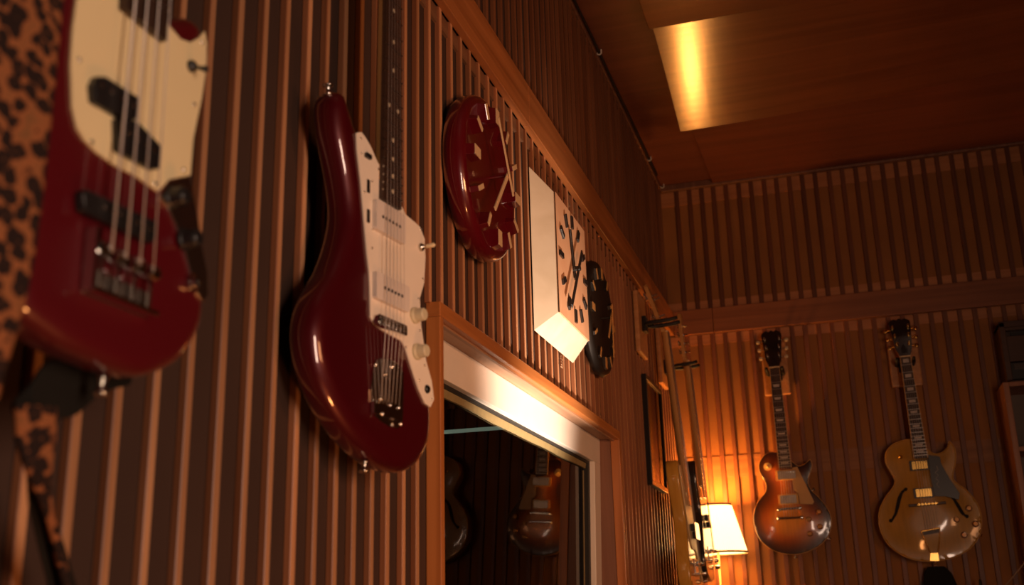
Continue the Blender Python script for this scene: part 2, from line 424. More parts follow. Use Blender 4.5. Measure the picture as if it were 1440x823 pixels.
# this panel has come loose: its far left corner hangs lower than the rest
bm = bmesh.new(); NX, NY = 40, 16; G = []
for i in range(NX+1):
    for j in range(NY+1):
        u, v = i/NX, j/NY; drop = (.0975*v+.034*v*v)*(1-.75*u*u*(3-2*u))
        G.append((lerp(pn.x, pf.x, v)+2.5*u, lerp(pn.y, pf.y, v), ZN-drop))
lo_v = [bm.verts.new(p) for p in G]; hi_v = [bm.verts.new((p[0], p[1], p[2]+.010)) for p in G]; K = NY+1
for i in range(NX):
    for j in range(NY):
        q = (i*K+j, i*K+j+1, (i+1)*K+j+1, (i+1)*K+j); bm.faces.new([lo_v[t] for t in q]); bm.faces.new([hi_v[t] for t in q[::-1]])
rim = [i*K for i in range(NX+1)]+[NX*K+j for j in range(1, K)]+[i*K+NY for i in range(NX-1, -1, -1)]+[j for j in range(NY-1, 0, -1)]
for t in range(len(rim)): a_, b_ = rim[t], rim[(t+1) % len(rim)]; bm.faces.new((lo_v[a_], lo_v[b_], hi_v[b_], hi_v[a_]))
bmesh.ops.recalc_face_normals(bm, faces=bm.faces)
o = link('glossy_ceiling_panel', bm, M['panel'], ceiling); o['kind'] = 'structure'
slab('far_ceiling_panel', [(pf.x+.005, pf.y-.2, ZN+.004), (pf.x+2.5, pf.y-.2, ZN+.004), (pf.x+2.5, YB-.02, ZN), (pf.x+.02, YB-.02, ZN)], .008, M['ceil'], '')
# cable along the top corner with pale clips
bm = bmesh.new(); tube(bm, [(XB+.012, y, CEIL-.012-.003*math.sin(y*9)) for y in [Y0+.1+.1*i for i in range(63)]], .004, 8)
cable = tag(link('ceiling_cable', bm, M['rubber'], smooth=True), 'thin black cable running along the corner of ribbed wall and ceiling', 'cable')
for px, py in ((844, 72), (915, 233), (933, 271)):
    p = wx(px, py, XB+.016); y = min(p.y, YB-.04)
    bm = bmesh.new(); z = CEIL-.016
    tube(bm, [(XB+.012+.008*math.cos(t), y, z+.004+.009*math.sin(t)) for t in [PI*k/6 for k in range(-6, 1)]], .0022, 6)
    box(bm, (XB+.018, y-.004, z), (XB+.022, y+.004, z+.014))
    link('cable_clip', bm, plain('pale_clip', (.7, .68, .64), .3), cable)

# ------------------------------------------------------------------ window
win = empty('window_1', T(XT, WY0, WZ0), '', ''); del win['label']; del win['category']; win['kind'] = 'structure'
bpy.context.view_layer.update()
def child(name, bm, mat, root, **k):
    Mi = root.matrix_world.inverted(); bm.transform(Mi); return link(name, bm, mat, root, **k)
def bx(a, b):
    bm = bmesh.new(); box(bm, a, b); return bm
child('casing_board', bx((XW, WY0, WZ1-FW), (XT, WY1, WZ1)), M['frame_y'], win, bevel=.002)
child('casing_board', bx((XW, WY0, WZ0), (XT, WY0+FW*.62, WZ1-FW)), M['frame_z'], win, bevel=.002)
child('casing_board', bx((XW, WY1-FW*.8, WZ0), (XT, WY1, WZ1-FW)), M['frame_z'], win, bevel=.002)
child('casing_board', bx((XW, WY0, WZ0-FW), (XT, WY1, WZ0)), M['frame_y'], win, bevel=.002)
XJ = -.80
child('soffit_board', bx((XJ, WY0+.012, WZ1-FW+.004), (XW, WY1-.012, WZ1-.006)), M['soffit'], win)
child('soffit_board', bx((XT-.024, WY0+.014, WZ1-FW-.004), (XT-.016, WY1-.014, WZ1-FW+.002)), M['soffit'], win)
child('jamb_board', bx((XJ, WY0, WZ0), (XW, WY0+.014, WZ1-FW+.004)), M['jamb'], win)
child('jamb_board', bx((XJ, WY1-.018, WZ0), (XW, WY1, WZ1-FW+.004)), M['jamb'], win)
child('sill_board', bx((XJ, WY0, WZ0-.02), (XW, WY1, WZ0+.01)), M['soffit'], win)
# white sash, leaning a little, and its glass
zt = WZ1-FW+.004
WS = wx(846.5, 619, -.735)
Fs = frame((-.735, 0, zt), (1, 0, -.033))
ya, yb = WY0+.015, WY1-.019; vb = WZ0+.012-zt; ww = .078
Mi = win.matrix_world.inverted()
def cw(name, bm, mat, **k):
    bm.transform(Mi @ Fs); return link(name, bm, mat, win, **k)
sash = []
for q in (((ya, -ww), (yb, 0)), ((ya, vb), (yb, vb+ww)), ((ya, vb+ww), (ya+ww, -ww)), ((yb-ww, vb+ww), (yb, -ww))):
    bm = bmesh.new(); box(bm, (q[0][0], q[0][1], -.035), (q[1][0], q[1][1], 0)); sash.append(cw('white_sash_board', bm, M['white'], bevel=.0015))
ia, ib, iv0, iv1 = ya+ww, yb-ww, vb+ww, -ww
bm = bmesh.new(); g = .024
for q in (((ia-.01, iv1-g*.35), (ib+.01, iv1+.01)), ((ia-.01, iv0-.01), (ib+.01, iv0+g)), ((ia-.01, iv0), (ia+g, iv1)), ((ib-g, iv0), (ib+.01, iv1))):
    box(bm, (q[0][0], q[0][1], -.034), (q[1][0], q[1][1], -.016))
cw('gasket', bm, M['rubber'])
bm = bmesh.new(); n = 90; low = []
for i in range(n+1): low.append((lerp(ia, ib-g, i/n), iv1-g*.35-.015-.0015*math.sin(i*.23)*math.sin(i*.07)-random.uniform(0, .0008)))
for i in range(n):
    hexa(bm, [(low[i][0], low[i][1], -.030), (low[i+1][0], low[i+1][1], -.030), (low[i+1][0], iv1-g*.3, -.030), (low[i][0], iv1-g*.3, -.030)],
         [(low[i][0], low[i][1], -.024), (low[i+1][0], low[i+1][1], -.024), (low[i+1][0], iv1-g*.3, -.021), (low[i][0], iv1-g*.3, -.021)])
cw('glazing_bead', bm, M['bead'])
bm = bmesh.new(); box(bm, (ib-g-.004, iv0+g, -.034), (ib-g-.001, iv1-.03, -.0285)); cw('spacer_strip', bm, M['bead'])
bm = bmesh.new(); v = [bm.verts.new(p) for p in ((ia, iv0, -.031), (ib, iv0, -.031), (ib, iv1, -.031), (ia, iv1, -.031))]; bm.faces.new(v)
cw('pane', bm, M['glass'])
# the dark booth behind the window
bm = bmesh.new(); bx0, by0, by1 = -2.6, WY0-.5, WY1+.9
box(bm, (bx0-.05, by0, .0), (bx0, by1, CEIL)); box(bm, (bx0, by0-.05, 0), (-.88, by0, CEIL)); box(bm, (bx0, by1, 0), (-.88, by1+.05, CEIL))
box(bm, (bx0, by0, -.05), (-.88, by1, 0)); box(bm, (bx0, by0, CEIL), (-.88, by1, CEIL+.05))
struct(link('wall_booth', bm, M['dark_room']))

# glowing tube added in the booth to draw the glass's light streak
p = wx(729, 600, -.87)
tl_ = empty('glass_streak', T(p.x, p.y, p.z), 'thin dim greenish glowing tube added behind the dark window glass as its light streak', 'light')
bm = bmesh.new(); tube(bm, [(0, 0, 0), (-.42, 0, 0)], .0055, 12); link('tube', bm, emit('streak_glow', (.62, .80, .62), .20), tl_, smooth=True)
for x_ in (-.03, -.39):
    bm = bmesh.new(); tube(bm, [(x_, 0, .005), (x_, 0, CEIL-p.z)], .001, 6); link('streak_rod', bm, M['blackm'], tl_)
# ================================================================== guitars
def neck(root, scale, vend, wn, we, mneck, inlay, nfr=21, w0=.004, binding=None, bend=None, back=.020, strings=6, ssp=.052, wbr=.014, vbr=0, vtail=None, wtail=None, board=None):
    """neck, fingerboard, frets, inlays, nut and strings in the guitar's own frame; the bridge saddle is at v=0"""
    def wid(v): return lerp(wn, we, (scale-v)/(scale-vend))
    vn = scale; t = .0065
    bm = bmesh.new(); hexa(bm, [(-we/2, vend, w0), (we/2, vend, w0), (wn/2, vn, w0), (-wn/2, vn, w0)], [(-we/2+.001, vend, w0+t), (we/2-.001, vend, w0+t), (wn/2-.001, vn, w0+t), (-wn/2+.001, vn, w0+t)])
    fb = link('fingerboard', bm, board or M['rose'], root)
    bm = bmesh.new(); rings = []; vb_ = bend if bend is not None else vend
    for v in (vb_, lerp(vb_, vn, .12), lerp(vb_, vn, .5), vn-.02, vn+.012):
        ww_ = wid(v)/2; d = back*(1.25 if v == vb_ else 1.0)
        rings.append([bm.verts.new((ww_*math.cos(PI*k/8), v, w0-d*math.sin(PI*k/8))) for k in range(9)])
    for A, B in zip(rings, rings[1:]):
        for k in range(8): bm.faces.new((A[k], B[k], B[k+1], A[k+1]))
        bm.faces.new((A[8], B[8], B[0], A[0]))
    bm.faces.new(rings[0]); bm.faces.new(rings[-1][::-1])
    link('neck', bm, mneck, root, smooth=False)
    for k in range(1, nfr+1):
        v = vn-scale*(1-2**(-k/12)); ww_ = wid(v)/2
        if v > vend: bm = bmesh.new(); box(bm, (-ww_, v-.0012, w0+t-.001), (ww_, v+.0012, w0+t+.0012)); link('fret', bm, M['fret'], fb)
    if binding:
        bm = bmesh.new()
        for s in (-1, 1):
            hexa(bm, [(s*we/2, vend, w0), (s*(we/2-.002), vend, w0), (s*(wn/2-.002), vn, w0), (s*wn/2, vn, w0)][::s], [(s*we/2, vend, w0+t+.0006), (s*(we/2-.002), vend, w0+t+.0006), (s*(wn/2-.002), vn, w0+t+.0006), (s*wn/2, vn, w0+t+.0006)][::s])
        link('binding', bm, binding, fb)
    mid = lambda k: vn-scale*(1-.5*(2**(-k/12)+2**(-(k-1)/12)))
    sl = lambda k: scale*(2**(-(k-1)/12)-2**(-k/12))
    for k in ([1] if inlay == 'block' else [])+[3, 5, 7, 9, 12, 15, 17, 19, 21]:
        v = mid(k)
        if v < vend+.006 or k > nfr: continue
        bm = bmesh.new(); z = w0+t
        if inlay == 'dot':
            if k == 12:
                b2 = bmesh.new(); lathe(b2, [(.0034, z-.001), (.0034, z+.0004), (0, z+.0004)], T(-wid(v)*.25, v, 0), 12); link('fret_marker', b2, M['dot'], fb)
            lathe(bm, [(.0034, z-.001), (.0034, z+.0004), (0, z+.0004)], T(wid(v)*.25 if k == 12 else 0, v, 0), 12)
        elif inlay == 'block':
            hw, hh = wid(v)*.27, sl(k)*.24; prism(bm, [(-hw, v-hh), (hw, v-hh), (hw, v+hh), (-hw, v+hh)], z-.001, z+.0004)
        else:
            hw, hh = wid(v)*.32, sl(k)*.20; prism(bm, [(-hw*.8, v-hh), (hw*.8, v-hh), (hw, v+hh), (-hw, v+hh)], z-.001, z+.0004)
        link('fret_marker', bm, M['dot'] if inlay == 'dot' else M['pearl'], fb)
    bm = bmesh.new(); box(bm, (-wn/2, vn, w0), (wn/2, vn+.005, w0+t+.0025)); link('nut', bm, M['cream'], root, bevel=.0008)
    for k in range(strings):
        f = k/(strings-1)-.5; rr = lerp(.0011, .0006, k/(strings-1)) if strings == 4 else lerp(.00065, .0003, k/(strings-1))
        P = [(f*wn*.82, vn+.004, w0+t+.003), (f*ssp, vbr, wbr)]
        if vtail is not None: P.append((f*ssp*.95, vtail, wtail))
        bm = bmesh.new(); tube(bm, P, rr, 6); link('string', bm, M['string'], root, smooth=True)
def tuner(root, Mx, side, mat, btn=None, back=.018):
    """post with bushing on the face, housing behind, button out to the side (local -x or +x)"""
    bm = bmesh.new(); lathe(bm, [(.006, 0), (.006, .002), (.0032, .003), (.0032, .014), (.004, .015), (.004, .018), (0, .018)], Mx, 14)
    box(bm, (-.007, -.008, -back-.010), (.007, .008, -back), Mx)
    tube(bm, [Mx @ Vector((0, 0, -back-.005)), Mx @ Vector((side*.024, 0, -back-.005))], .002, 8)
    o = link('tuning_peg', bm, mat, root, smooth=False)
    bm = bmesh.new(); Mb = Mx @ T(side*.030, 0, -back-.005) @ Matrix.Diagonal((1, 1.15, .42, 1)) @ Matrix.Rotation(PI/2, 4, 'Y')
    lathe(bm, [(0, -.008), (.006, -.0065), (.0085, 0), (.006, .0065), (0, .008)], Mb, 14); link('button', bm, btn or mat, o, smooth=True)
def head33(root, vn, wn, matb, face, tmat, btn=None, w=.006, t=.016, tilt=R(14), flare=.043):
    out = [(-wn/2, 0), (-wn/2-.003, .015), (-.032, .032), (-.034, .05), (-flare, .155), (-flare+.003, .165), (-.022, .176), (-.010, .170), (0, .178), (.010, .170), (.022, .176), (flare-.003, .165), (flare, .155), (.034, .05), (.032, .032), (wn/2+.003, .015), (wn/2, 0)]
    Mh = T(0, vn+.003, w) @ Matrix.Rotation(-tilt, 4, 'X')
    bm = bmesh.new(); prism(bm, out, -t, 0); bm.transform(Mh); h = link('headstock', bm, matb, root, bevel=.0015)
    bm = bmesh.new(); prism(bm, out, -.0005, .0015); bm.transform(Mh); link('face_veneer', bm, face, h)
    bm = bmesh.new(); prism(bm, [(-.010, .012), (.010, .012), (.012, .03), (.006, .045), (0, .052), (-.006, .045), (-.012, .03)], .0015, .003); bm.transform(Mh); link('truss_cover', bm, M['black'], h)
    for s in (-1, 1):
        for k in range(3): tuner(root, Mh @ T(s*(.024+.0035*k), .055+.040*k, .0015), s, tmat, btn, back=t)
def head_inline(root, vn, wn, mat, tmat, nt, big, s=-1, w=.002, t=.014, tilt=0, dv=.0255, step=0):
    """slanting headstock with all pegs on one edge"""
    L = .045+dv*nt
    out = [(s*wn/2, 0), (s*(wn/2+.004), .012), (s*(wn/2+.014), .028), (s*(wn/2+.012), L-.01), (s*(wn/2-.006), L+.012), (s*-.012, L+.010), (s*-(wn/2+.020*big), L-.016), (s*-(wn/2+.024*big), L-.045), (s*-(wn/2+.004), L-.072), (s*-(wn/2+.008), .030), (s*-wn/2, .006)]
    Mh = T(0, vn+.003, w-step) @ Matrix.Rotation(-tilt, 4, 'X')
    pts = smooth_loop(out, 4); bm = bmesh.new(); prism(bm, pts, -t, 0); bm.transform(Mh)
    h = link('headstock', bm, mat, root, bevel=.0015)
    for k in range(nt): tuner(root, Mh @ T(s*(wn/2-.002), .036+dv*k, 0), s, tmat, None, back=t)
def screws(root, pts, w, mat='nickel', r=.0024, Fm=None):
    for (u, v) in pts:
        bm = bmesh.new(); lathe(bm, [(r, 0), (r, .0006), (r*.5, .0014), (0, .0015)], T(u, v, w), 10); link('screw', bm, M[mat], root, smooth=True)
def knob(root, u, v, w, r, h, mat, name='knob', prof=None, top=None):
    bm = bmesh.new(); lathe(bm, prof or [(r, 0), (r*1.02, h*.15), (r*.86, h*.3), (r*.8, h*.92), (r*.7, h), (0, h)], T(u, v, w), 20)
    o = link(name, bm, mat, root, smooth=False, bevel=.0004)
    if top:
        bm = bmesh.new(); lathe(bm, [(r*.66, h-.0003), (r*.6, h+.0006), (0, h+.0008)], T(u, v, w), 18); link('knob_cap', bm, top, o)
    return o
def plate(root, name, pts, w0, w1, mat, bevel=.0006):
    bm = bmesh.new()
    if sum(pts[i-1][0]*pts[i][1]-pts[i][0]*pts[i-1][1] for i in range(len(pts))) < 0: pts = pts[::-1]
    prism(bm, pts, w0, w1); bmesh.ops.triangulate(bm, faces=[f for f in bm.faces if len(f.verts) > 4]); return link(name, bm, mat, root, bevel=bevel)
def strap_button(root, u, v, w, dx, dy, mat='nickel'):
    Mx = T(u, v, w) @ Vector((dx, dy, 0)).to_track_quat('Z', 'Y').to_matrix().to_4x4()
    bm = bmesh.new(); lathe(bm, [(.006, -.002), (.0045, .001), (.003, .005), (.004, .009), (.0075, .011), (.0075, .013), (0, .0145)], Mx, 16); link('strap_button', bm, M[mat], root, smooth=True)

# ---- red offset bass with a leopard strap, nearest on the left wall
Fb = frame((-.555, wx(183, 388, -.555).y, wx(183, 388, -.555).z), (1, 0, 0))
bass = empty('electric_bass', Fb, 'dark red short-horned electric bass with cream pickguard and four strings, nearest on the left', 'bass guitar')
px = [(80,0),(68,51),(58,102),(48,170),(41,238),(35,290),(28,350),(23,405),(34,437),(71,467),(102,488),(146,508),(190,525),(221,527),(258,510),(279,483),(290,455),(293,425),(290,395),(281,352),(270,300),(266,255),(272,200),(284,140),(291,98),(292,60),(285,34),(272,22),(255,24),(243,33),(235,48),(229,42),(229,10),(226,-30),(205,-50),(185,-60),(170,-48),(160,-60),(152,-95),(138,-130),(120,-140),(105,-125),(95,-80),(88,-40)]
P = smooth_loop(onto(Fb, px), 3)
link('body', solid(P, .040, .016, .010), M['red_bass'], bass, smooth=True)
px = [(107,-5),(101,40),(98,90),(100,150),(107,180),(118,198),(136,216),(163,235),(190,248),(221,270),(228,262),(236,253),(250,250),(266,247),(267,232),(270,195),(282,138),(288,98),(289,61),(286,44),(279,53),(266,60),(252,55),(240,41),(231,30),(228,-20),(165,-50),(125,-50)]
plate(bass, 'pickguard', onto(Fb, px, .001), 0, .0028, M['guardc'])
screws(bass, onto(Fb, [(111,84),(129,200),(273,147),(258,239),(218,258),(284,60)], .003), .0028, 'chrome')
px = [(236,256),(250,251),(266,249),(270,270),(276,300),(283,345),(291,385),(292,415),(285,425),(277,412),(268,385),(258,350),(246,315),(234,290),(224,277)]
cp = plate(bass, 'control_plate', onto(Fb, px, .001), 0, .002, M['nickel'])
for q in ((240,278), (258,337)):
    u, v = one(Fb, *q, .002); u -= 0
    knob(bass, u, v, .002, .0085, .017, M['black'], prof=[(.0105, 0), (.0105, .003), (.009, .004), (.0085, .014), (.0065, .017), (0, .0175)])
u, v = one(Fb, 270, 398, .002); bm = bmesh.new(); lathe(bm, [(.0085, 0), (.0085, .002), (.006, .003), (.006, .006), (.0035, .006), (.0035, .002)], T(u, v, .002), 16); link('jack_socket', bm, M['chrome'], bass, smooth=False)
u, v = one(Fb, 268, 93, .003); bm = bmesh.new(); lathe(bm, [(.006, 0), (.006, .003), (.004, .005), (.002, .006), (.002, .012), (.0035, .019), (0, .021)], T(u, v, .0028) @ Matrix.Rotation(R(20), 4, 'X'), 12); sw = link('toggle_switch', bm, M['black'], bass, smooth=True)
# split pickup and long pickup
def pole_pickup(root, name, pts, h, npole, mat=None, Fm=None, polemat='nickel', ax=None):
    o = plate(root, name, pts, .002, h, mat or M['black'], bevel=.002)
    for p in npole:
        bm = bmesh.new(); lathe(bm, [(.0024, 0), (.0024, .0007), (0, .001)], T(p[0], p[1], h), 10); link('pole_piece', bm, M[polemat], o)
    return o
cx_ = one(Fb, 183, 150, .01)[0]
ps = one(Fb, 165, 135, .008); 
def P_(l): return onto(Fb, l, .010)
pole_pickup(bass, 'split_pickup', P_([(132,120),(138,107),(150,107),(197,137),(197,163),(193,168),(178,168),(134,143)]), .010, P_([(142,120),(156,129),(172,139),(187,149)]))
pole_pickup(bass, 'split_pickup', P_([(166,166),(193,169),(197,182),(227,203),(226,238),(216,238),(168,212)]), .010, P_([(181,188),(193,196),(205,204),(217,212)]))
pole_pickup(bass, 'long_pickup', P_([(117,270),(123,265),(219,310),(222,316),(221,338),(214,342),(119,297)]), .010, P_([(147,292),(158,297),(170,302),(181,308),(192,313),(203,318),(211,322)]))
bp = onto(Fb, [(118,372),(208,412),(207,447),(118,412)], .002)
br = plate(bass, 'bridge', bp, 0, .003, M['worn'])
u0_, v0_ = bp[0]; u1_, v1_ = bp[2]
bm = bmesh.new(); box(bm, (u0_, min(v0_, v1_), .003), (u1_, min(v0_, v1_)+.004, .014)); link('bridge_lip', bm, M['chrome'], br, bevel=.0005)
for k in range(4):
    uc = lerp(u0_, u1_, (k+.5)/4); bm = bmesh.new(); lathe(bm, [(.0065, -.007), (.0065, .007)], T(uc, 0.006, .010) @ Matrix.Rotation(PI/2, 4, 'Y'), 14); link('saddle', bm, M['chrome'], br, bevel=.001)
    bm = bmesh.new(); tube(bm, [(uc, 0.004, .010), (uc, min(v0_, v1_)+.002, .010)], .0018, 8); link('saddle_screw', bm, M['chrome'], br)
bm = bmesh.new(); box(bm, (u0_-.001, min(v0_, v1_), .002), (u0_+.003, .022, .013)); link('bridge_wall', bm, M['chrome'], br, bevel=.0005)
ul, vl = one(Fb, 151, 379, .014); ur, vr = one(Fb, 211, 398, .014)
fe = one(Fb, 197, 32, .008)[1]; ufc = (ul+ur)/2
Fb_n = None
neck(bass, .762, fe, .040, .060, M['maple'], 'dot', 19, w0=.005, bend=fe+.05, strings=4, ssp=abs(ur-ul), wbr=.0165, vbr=.004)
for o in bass.children:
    if o.name.split('.')[0] in ('fingerboard', 'neck', 'nut', 'string'): o.location.x += ufc
head_inline(bass, .762, .040, M['maple'], M['chrome'], 4, 1.2, dv=.05)
u, v = one(Fb, 178, 527); strap_button(bass, u, v-.002, -.024, 0, -1)
# strap: a ribbon helper that keeps some thickness
def ribbon(name, pts, widths, dirs, mat, parent=None, th=.004, sub=8):
    """pts: centre line; dirs: width direction at each point"""
    def cr_(A, i, t):
        p0, p1, p2, p3 = (Vector(A[max(0, min(len(A)-1, i+k))]) for k in (-1, 0, 1, 2))
        return .5*((2*p1)+(p2-p0)*t+(2*p0-5*p1+4*p2-p3)*t*t+(3*p1-p0-3*p2+p3)*t**3)
    C, D = [], []
    for i in range(len(pts)-1):
        for k in range(sub):
            t = k/sub; C.append(cr_(pts, i, t)); D.append((cr_(dirs, i, t).normalized(), lerp(widths[i], widths[i+1], t)))
    C.append(Vector(pts[-1])); D.append((Vector(dirs[-1]).normalized(), widths[-1]))
    bm = bmesh.new(); rings = []
    for i, (c, (d, w_)) in enumerate(zip(C, D)):
        tg = (C[min(i+1, len(C)-1)]-C[max(i-1, 0)]).normalized(); nrm = tg.cross(d).normalized()
        rings.append([bm.verts.new(c+d*(w_/2*a_)+nrm*(th/2*b_)) for a_, b_ in ((-1, -.6), (-.85, -1), (.85, -1), (1, -.6), (1, .6), (.85, 1), (-.85, 1), (-1, .6))])
    for A, B in zip(rings, rings[1:]):
        for k in range(8): bm.faces.new((A[k], A[(k+1) % 8], B[(k+1) % 8], B[k]))
    bm.faces.new(rings[0][::-1]); bm.faces.new(rings[-1])
    return link(name, bm, mat, parent, smooth=True)
st = empty('guitar_strap', T(-.60, .6, CZ+.2), 'leopard print plush guitar strap with black leather end hanging from the nearest red bass', 'guitar strap')
bpy.context.view_layer.update()
Si = T(-.60, .6, CZ+.2).inverted()
def sp_(px, py, x): return Si @ wx(px, py, x)
ribbon('plush_band', [sp_(50,-260,-.538), sp_(42,-120,-.538), sp_(30,0,-.538), sp_(14,140,-.538), sp_(-4,280,-.540), sp_(-26,400,-.542), sp_(-60,520,-.55), sp_(-100,700,-.57)], [.074]*8,
       [(.1, 1, 0), (.1, 1, 0), (.1, 1, .0), (.1, 1, .0), (.1, 1, .0), (.1, 1, .0), (.1, 1, .1), (0, 1, .1)], M['leopard'], st, .006)
ribbon('plush_band', [sp_(50,570,-.588), sp_(50,620,-.59), sp_(53,660,-.59), sp_(64,710,-.60), sp_(78,760,-.61), sp_(97,840,-.62)], [.037, .035, .024, .011, .008, .008],
       [(.2, 1, .1), (.2, 1, .05), (.2, 1, 0), (.2, 1, .1), (.2, 1, .1), (.2, 1, .1)], M['leopard'], st, .006)
ribbon('plush_backing', [sp_(47,650,-.600), sp_(56,710,-.611), sp_(70,760,-.622), sp_(92,840,-.632)], [.012, .020, .024, .028],
       [(.2, 1, .1), (.2, 1, .1), (.2, 1, .1), (.2, 1, .1)], M['leather'], st, .003)
Fs_ = frame((-.604, wx(100, 550, -.604).y, wx(100, 550, -.604).z), (1, 0, 0))
q = smooth_loop(onto(Fs_, [(186,530),(172,522),(150,516),(110,506),(75,506),(58,520),(45,540),(26,560),(20,574),(30,584),(60,588),(98,588),(120,575),(140,556),(165,546),(183,542)]), 2)
bm = bmesh.new(); q = q if sum(q[i-1][0]*q[i][1]-q[i][0]*q[i-1][1] for i in range(len(q))) > 0 else q[::-1]; prism(bm, q, -.004, 0); bmesh.ops.triangulate(bm, faces=[f for f in bm.faces if len(f.verts) > 4])
bm.transform(Si @ Fs_); link('leather_end', bm, M['leather'], st, bevel=.0015)

# ---- candy red offset guitar
FJ0 = wx(552, 458, -.600); Fj = frame(FJ0, (math.cos(R(8)), -math.sin(R(8)), 0))
jm = empty('electric_guitar', Fj, 'candy red offset electric guitar with white pickguard and round edge highlights, left of the window', 'guitar')
px = [(480,126),(489,128),(497,150),(507,182),(518,206),(527,213),(534,228),(540,252),(548,270),(564,283),(569,300),(580,309),(590,315),(597,332),(599,358),(596,385),(591,420),(594,460),(600,505),(608,540),(611,577),(611,606),(607,631),(596,652),(580,663),(564,662),(540,651),(507,622),(482,589),(464,556),(451,522),(444,487),(443,453),(450,420),(463,395),(473,378),(483,350),(490,320),(493,290),(489,250),(482,210),(476,175),(474,140)]
P = smooth_loop(onto(Fj, px), 3)
link('body', solid(P, .045, .023, .012), M['red_jm'], jm, smooth=True)
px = [(500,187),(507,186),(513,194),(520,206),(529,227),(537,242),(538,267),(548,279),(564,291),(569,302),(580,311),(589,319),(596,337),(597,362),(595,399),(589,420),(591,458),(598,508),(606,537),(609,562),(604,573),(597,568),(588,548),(577,515),(569,489),(564,480),(540,467),(526,457),(520,446),(519,402),(518,380),(515,355),(511,311),(506,253),(501,209)]
plate(jm, 'pickguard', onto(Fj, px, .001), 0, .003, M['guardw'])
for cn in ([(529,279),(571,304),(569,345),(529,320)], [(529,379),(575,405),(576,441),(529,418)]):
    q = onto(Fj, cn, .010); cu_ = sum(p[0] for p in q)/4; cv_ = sum(p[1] for p in q)/4
    hu, hv = (q[1][0]+q[2][0]-q[0][0]-q[3][0])/4, (q[0][1]+q[1][1]-q[2][1]-q[3][1])/4
    o = plate(jm, 'white_pickup', rrect(cu_, cv_, abs(hu), abs(hv), .004), .002, .011, M['pickw'], bevel=.0015)
    for k in range(6):
        bm = bmesh.new(); lathe(bm, [(.0026, 0), (.0026, .0006), (0, .0008)], T(cu_+(k-2.5)*.0104*.9, cv_, .011), 10); link('pole_piece', bm, M['blackm'], o)
screws(jm, onto(Fj, [(507,195),(508,215),(532,238),(523,255),(512,270),(524,322),(523,349),(592,323),(594,392),(588,420),(590,465),(597,514),(589,535),(606,562),(531,453),(571,488)], .003), .003, 'nickel', .002)
for q in ((517.6, 262), (517.6, 304)):
    u, v = one(Fj, *q, .003); plate(jm, 'roller_slot', rrect(u, v, .0035, .010, .001), .0025, .0042, M['black'], .0003)
u, v = one(Fj, 516, 220, .003); plate(jm, 'slide_switch', rrect(u, v, .007, .0035, .001), .0025, .0075, M['black'], .0006)
ivory = plain('aged_knob', (.62, .55, .38), .4)
for q in ((582, 444), (585, 495)):
    u, v = one(Fj, *q, .003); knob(jm, u, v, .003, .0125, .019, ivory, prof=[(.0125, 0), (.0125, .004), (.010, .0055), (.0095, .018), (.0075, .0195), (0, .0195)])
u, v = one(Fj, 591, 348, .003)
bm = bmesh.new(); lathe(bm, [(.0065, 0), (.0065, .003), (.004, .006), (.0018, .007), (.0018, .010), (0, .011)], T(u, v, .003), 14); sw = link('toggle_switch', bm, M['nickel'], jm, smooth=True)
bm = bmesh.new(); lathe(bm, [(.0018, .009), (.0032, .012), (.0036, .024), (0, .027)], T(u, v, .003), 12); link('switch_tip', bm, M['cream'], sw, smooth=True)
u, v = one(Fj, 600, 547.6, .003); bm = bmesh.new(); lathe(bm, [(.0065, 0), (.0065, .002), (.0045, .004), (.003, .004), (.003, 0)], T(u, v, .003), 16); link('jack_socket', bm, M['blackm'], jm)
# bridge and tremolo
q = onto(Fj, [(532,446),(573,468)], .012); ub, uv = (q[0][0]+q[1][0])/2, (q[0][1]+q[1][1])/2
bw_ = abs(q[1][0]-q[0][0])
o = plate(jm, 'bridge', rrect(ub, uv, bw_/2, .008, .004), .004, .012, M['chrome'], .001)
for k in range(6):
    bm = bmesh.new(); lathe(bm, [(.0038, -.0042), (.0038, .0042)], T(ub+(k-2.5)*bw_*.14, uv, .013) @ Matrix.Rotation(PI/2, 4, 'Y'), 10); link('saddle', bm, M['nickel'], o, bevel=.0006)
px = [(529,507),(538,503),(549,505),(560,512),(568,524),(568,560),(567,592),(560,603),(550,601),(538,594),(526,583),(523,565),(522,548),(525,520)]
tp = plate(jm, 'tremolo_plate', onto(Fj, px, .002), 0, .002, M['chrome'], .0008)
q = onto(Fj, [(527,570),(565,590)], .008)
bm = bmesh.new(); box(bm, (q[0][0], min(q[0][1], q[1][1])-.002, .002), (q[1][0], max(q[0][1], q[1][1])+.006, .008)); link('tail_block', bm, M['chrome'], tp, bevel=.001)
for q in ((530,512),(553,516),(545,527),(532,562),(545,570),(557,574),(534,583),(560,597)):
    u, v = one(Fj, *q, .004); bm = bmesh.new(); lathe(bm, [(.0036, 0), (.0034, .002), (0, .0034)], T(u, v, .002 if q[1] < 555 else .008), 12); link('tremolo_screw', bm, M['chrome'], tp, smooth=True)
fe = one(Fj, 556, 291, .008)[1]; uc = (one(Fj, 540.5, 270, .011)[0]+one(Fj, 564.5, 287, .011)[0])/2; wch = abs(one(Fj, 540.5, 270, .011)[0]-one(Fj, 564.5, 287, .011)[0])
pre = set(jm.children)
tv = one(Fj, 545, 565, .01)[1]
neck(jm, .648, fe, .044, max(.054, wch), M['maple'], 'dot', 21, w0=.004, bend=fe+.03, strings=6, ssp=.050, wbr=.0165, vbr=uv, vtail=tv, wtail=.009)
head_inline(jm, .648, .044, M['maple'], M['chrome'], 6, 1.3)
for o in set(jm.children)-pre: o.location.x += uc
jx_, jy_ = one(Fj, 478, 127); strap_button(jm, jx_, jy_, -.02, -.1, 1, 'chrome')
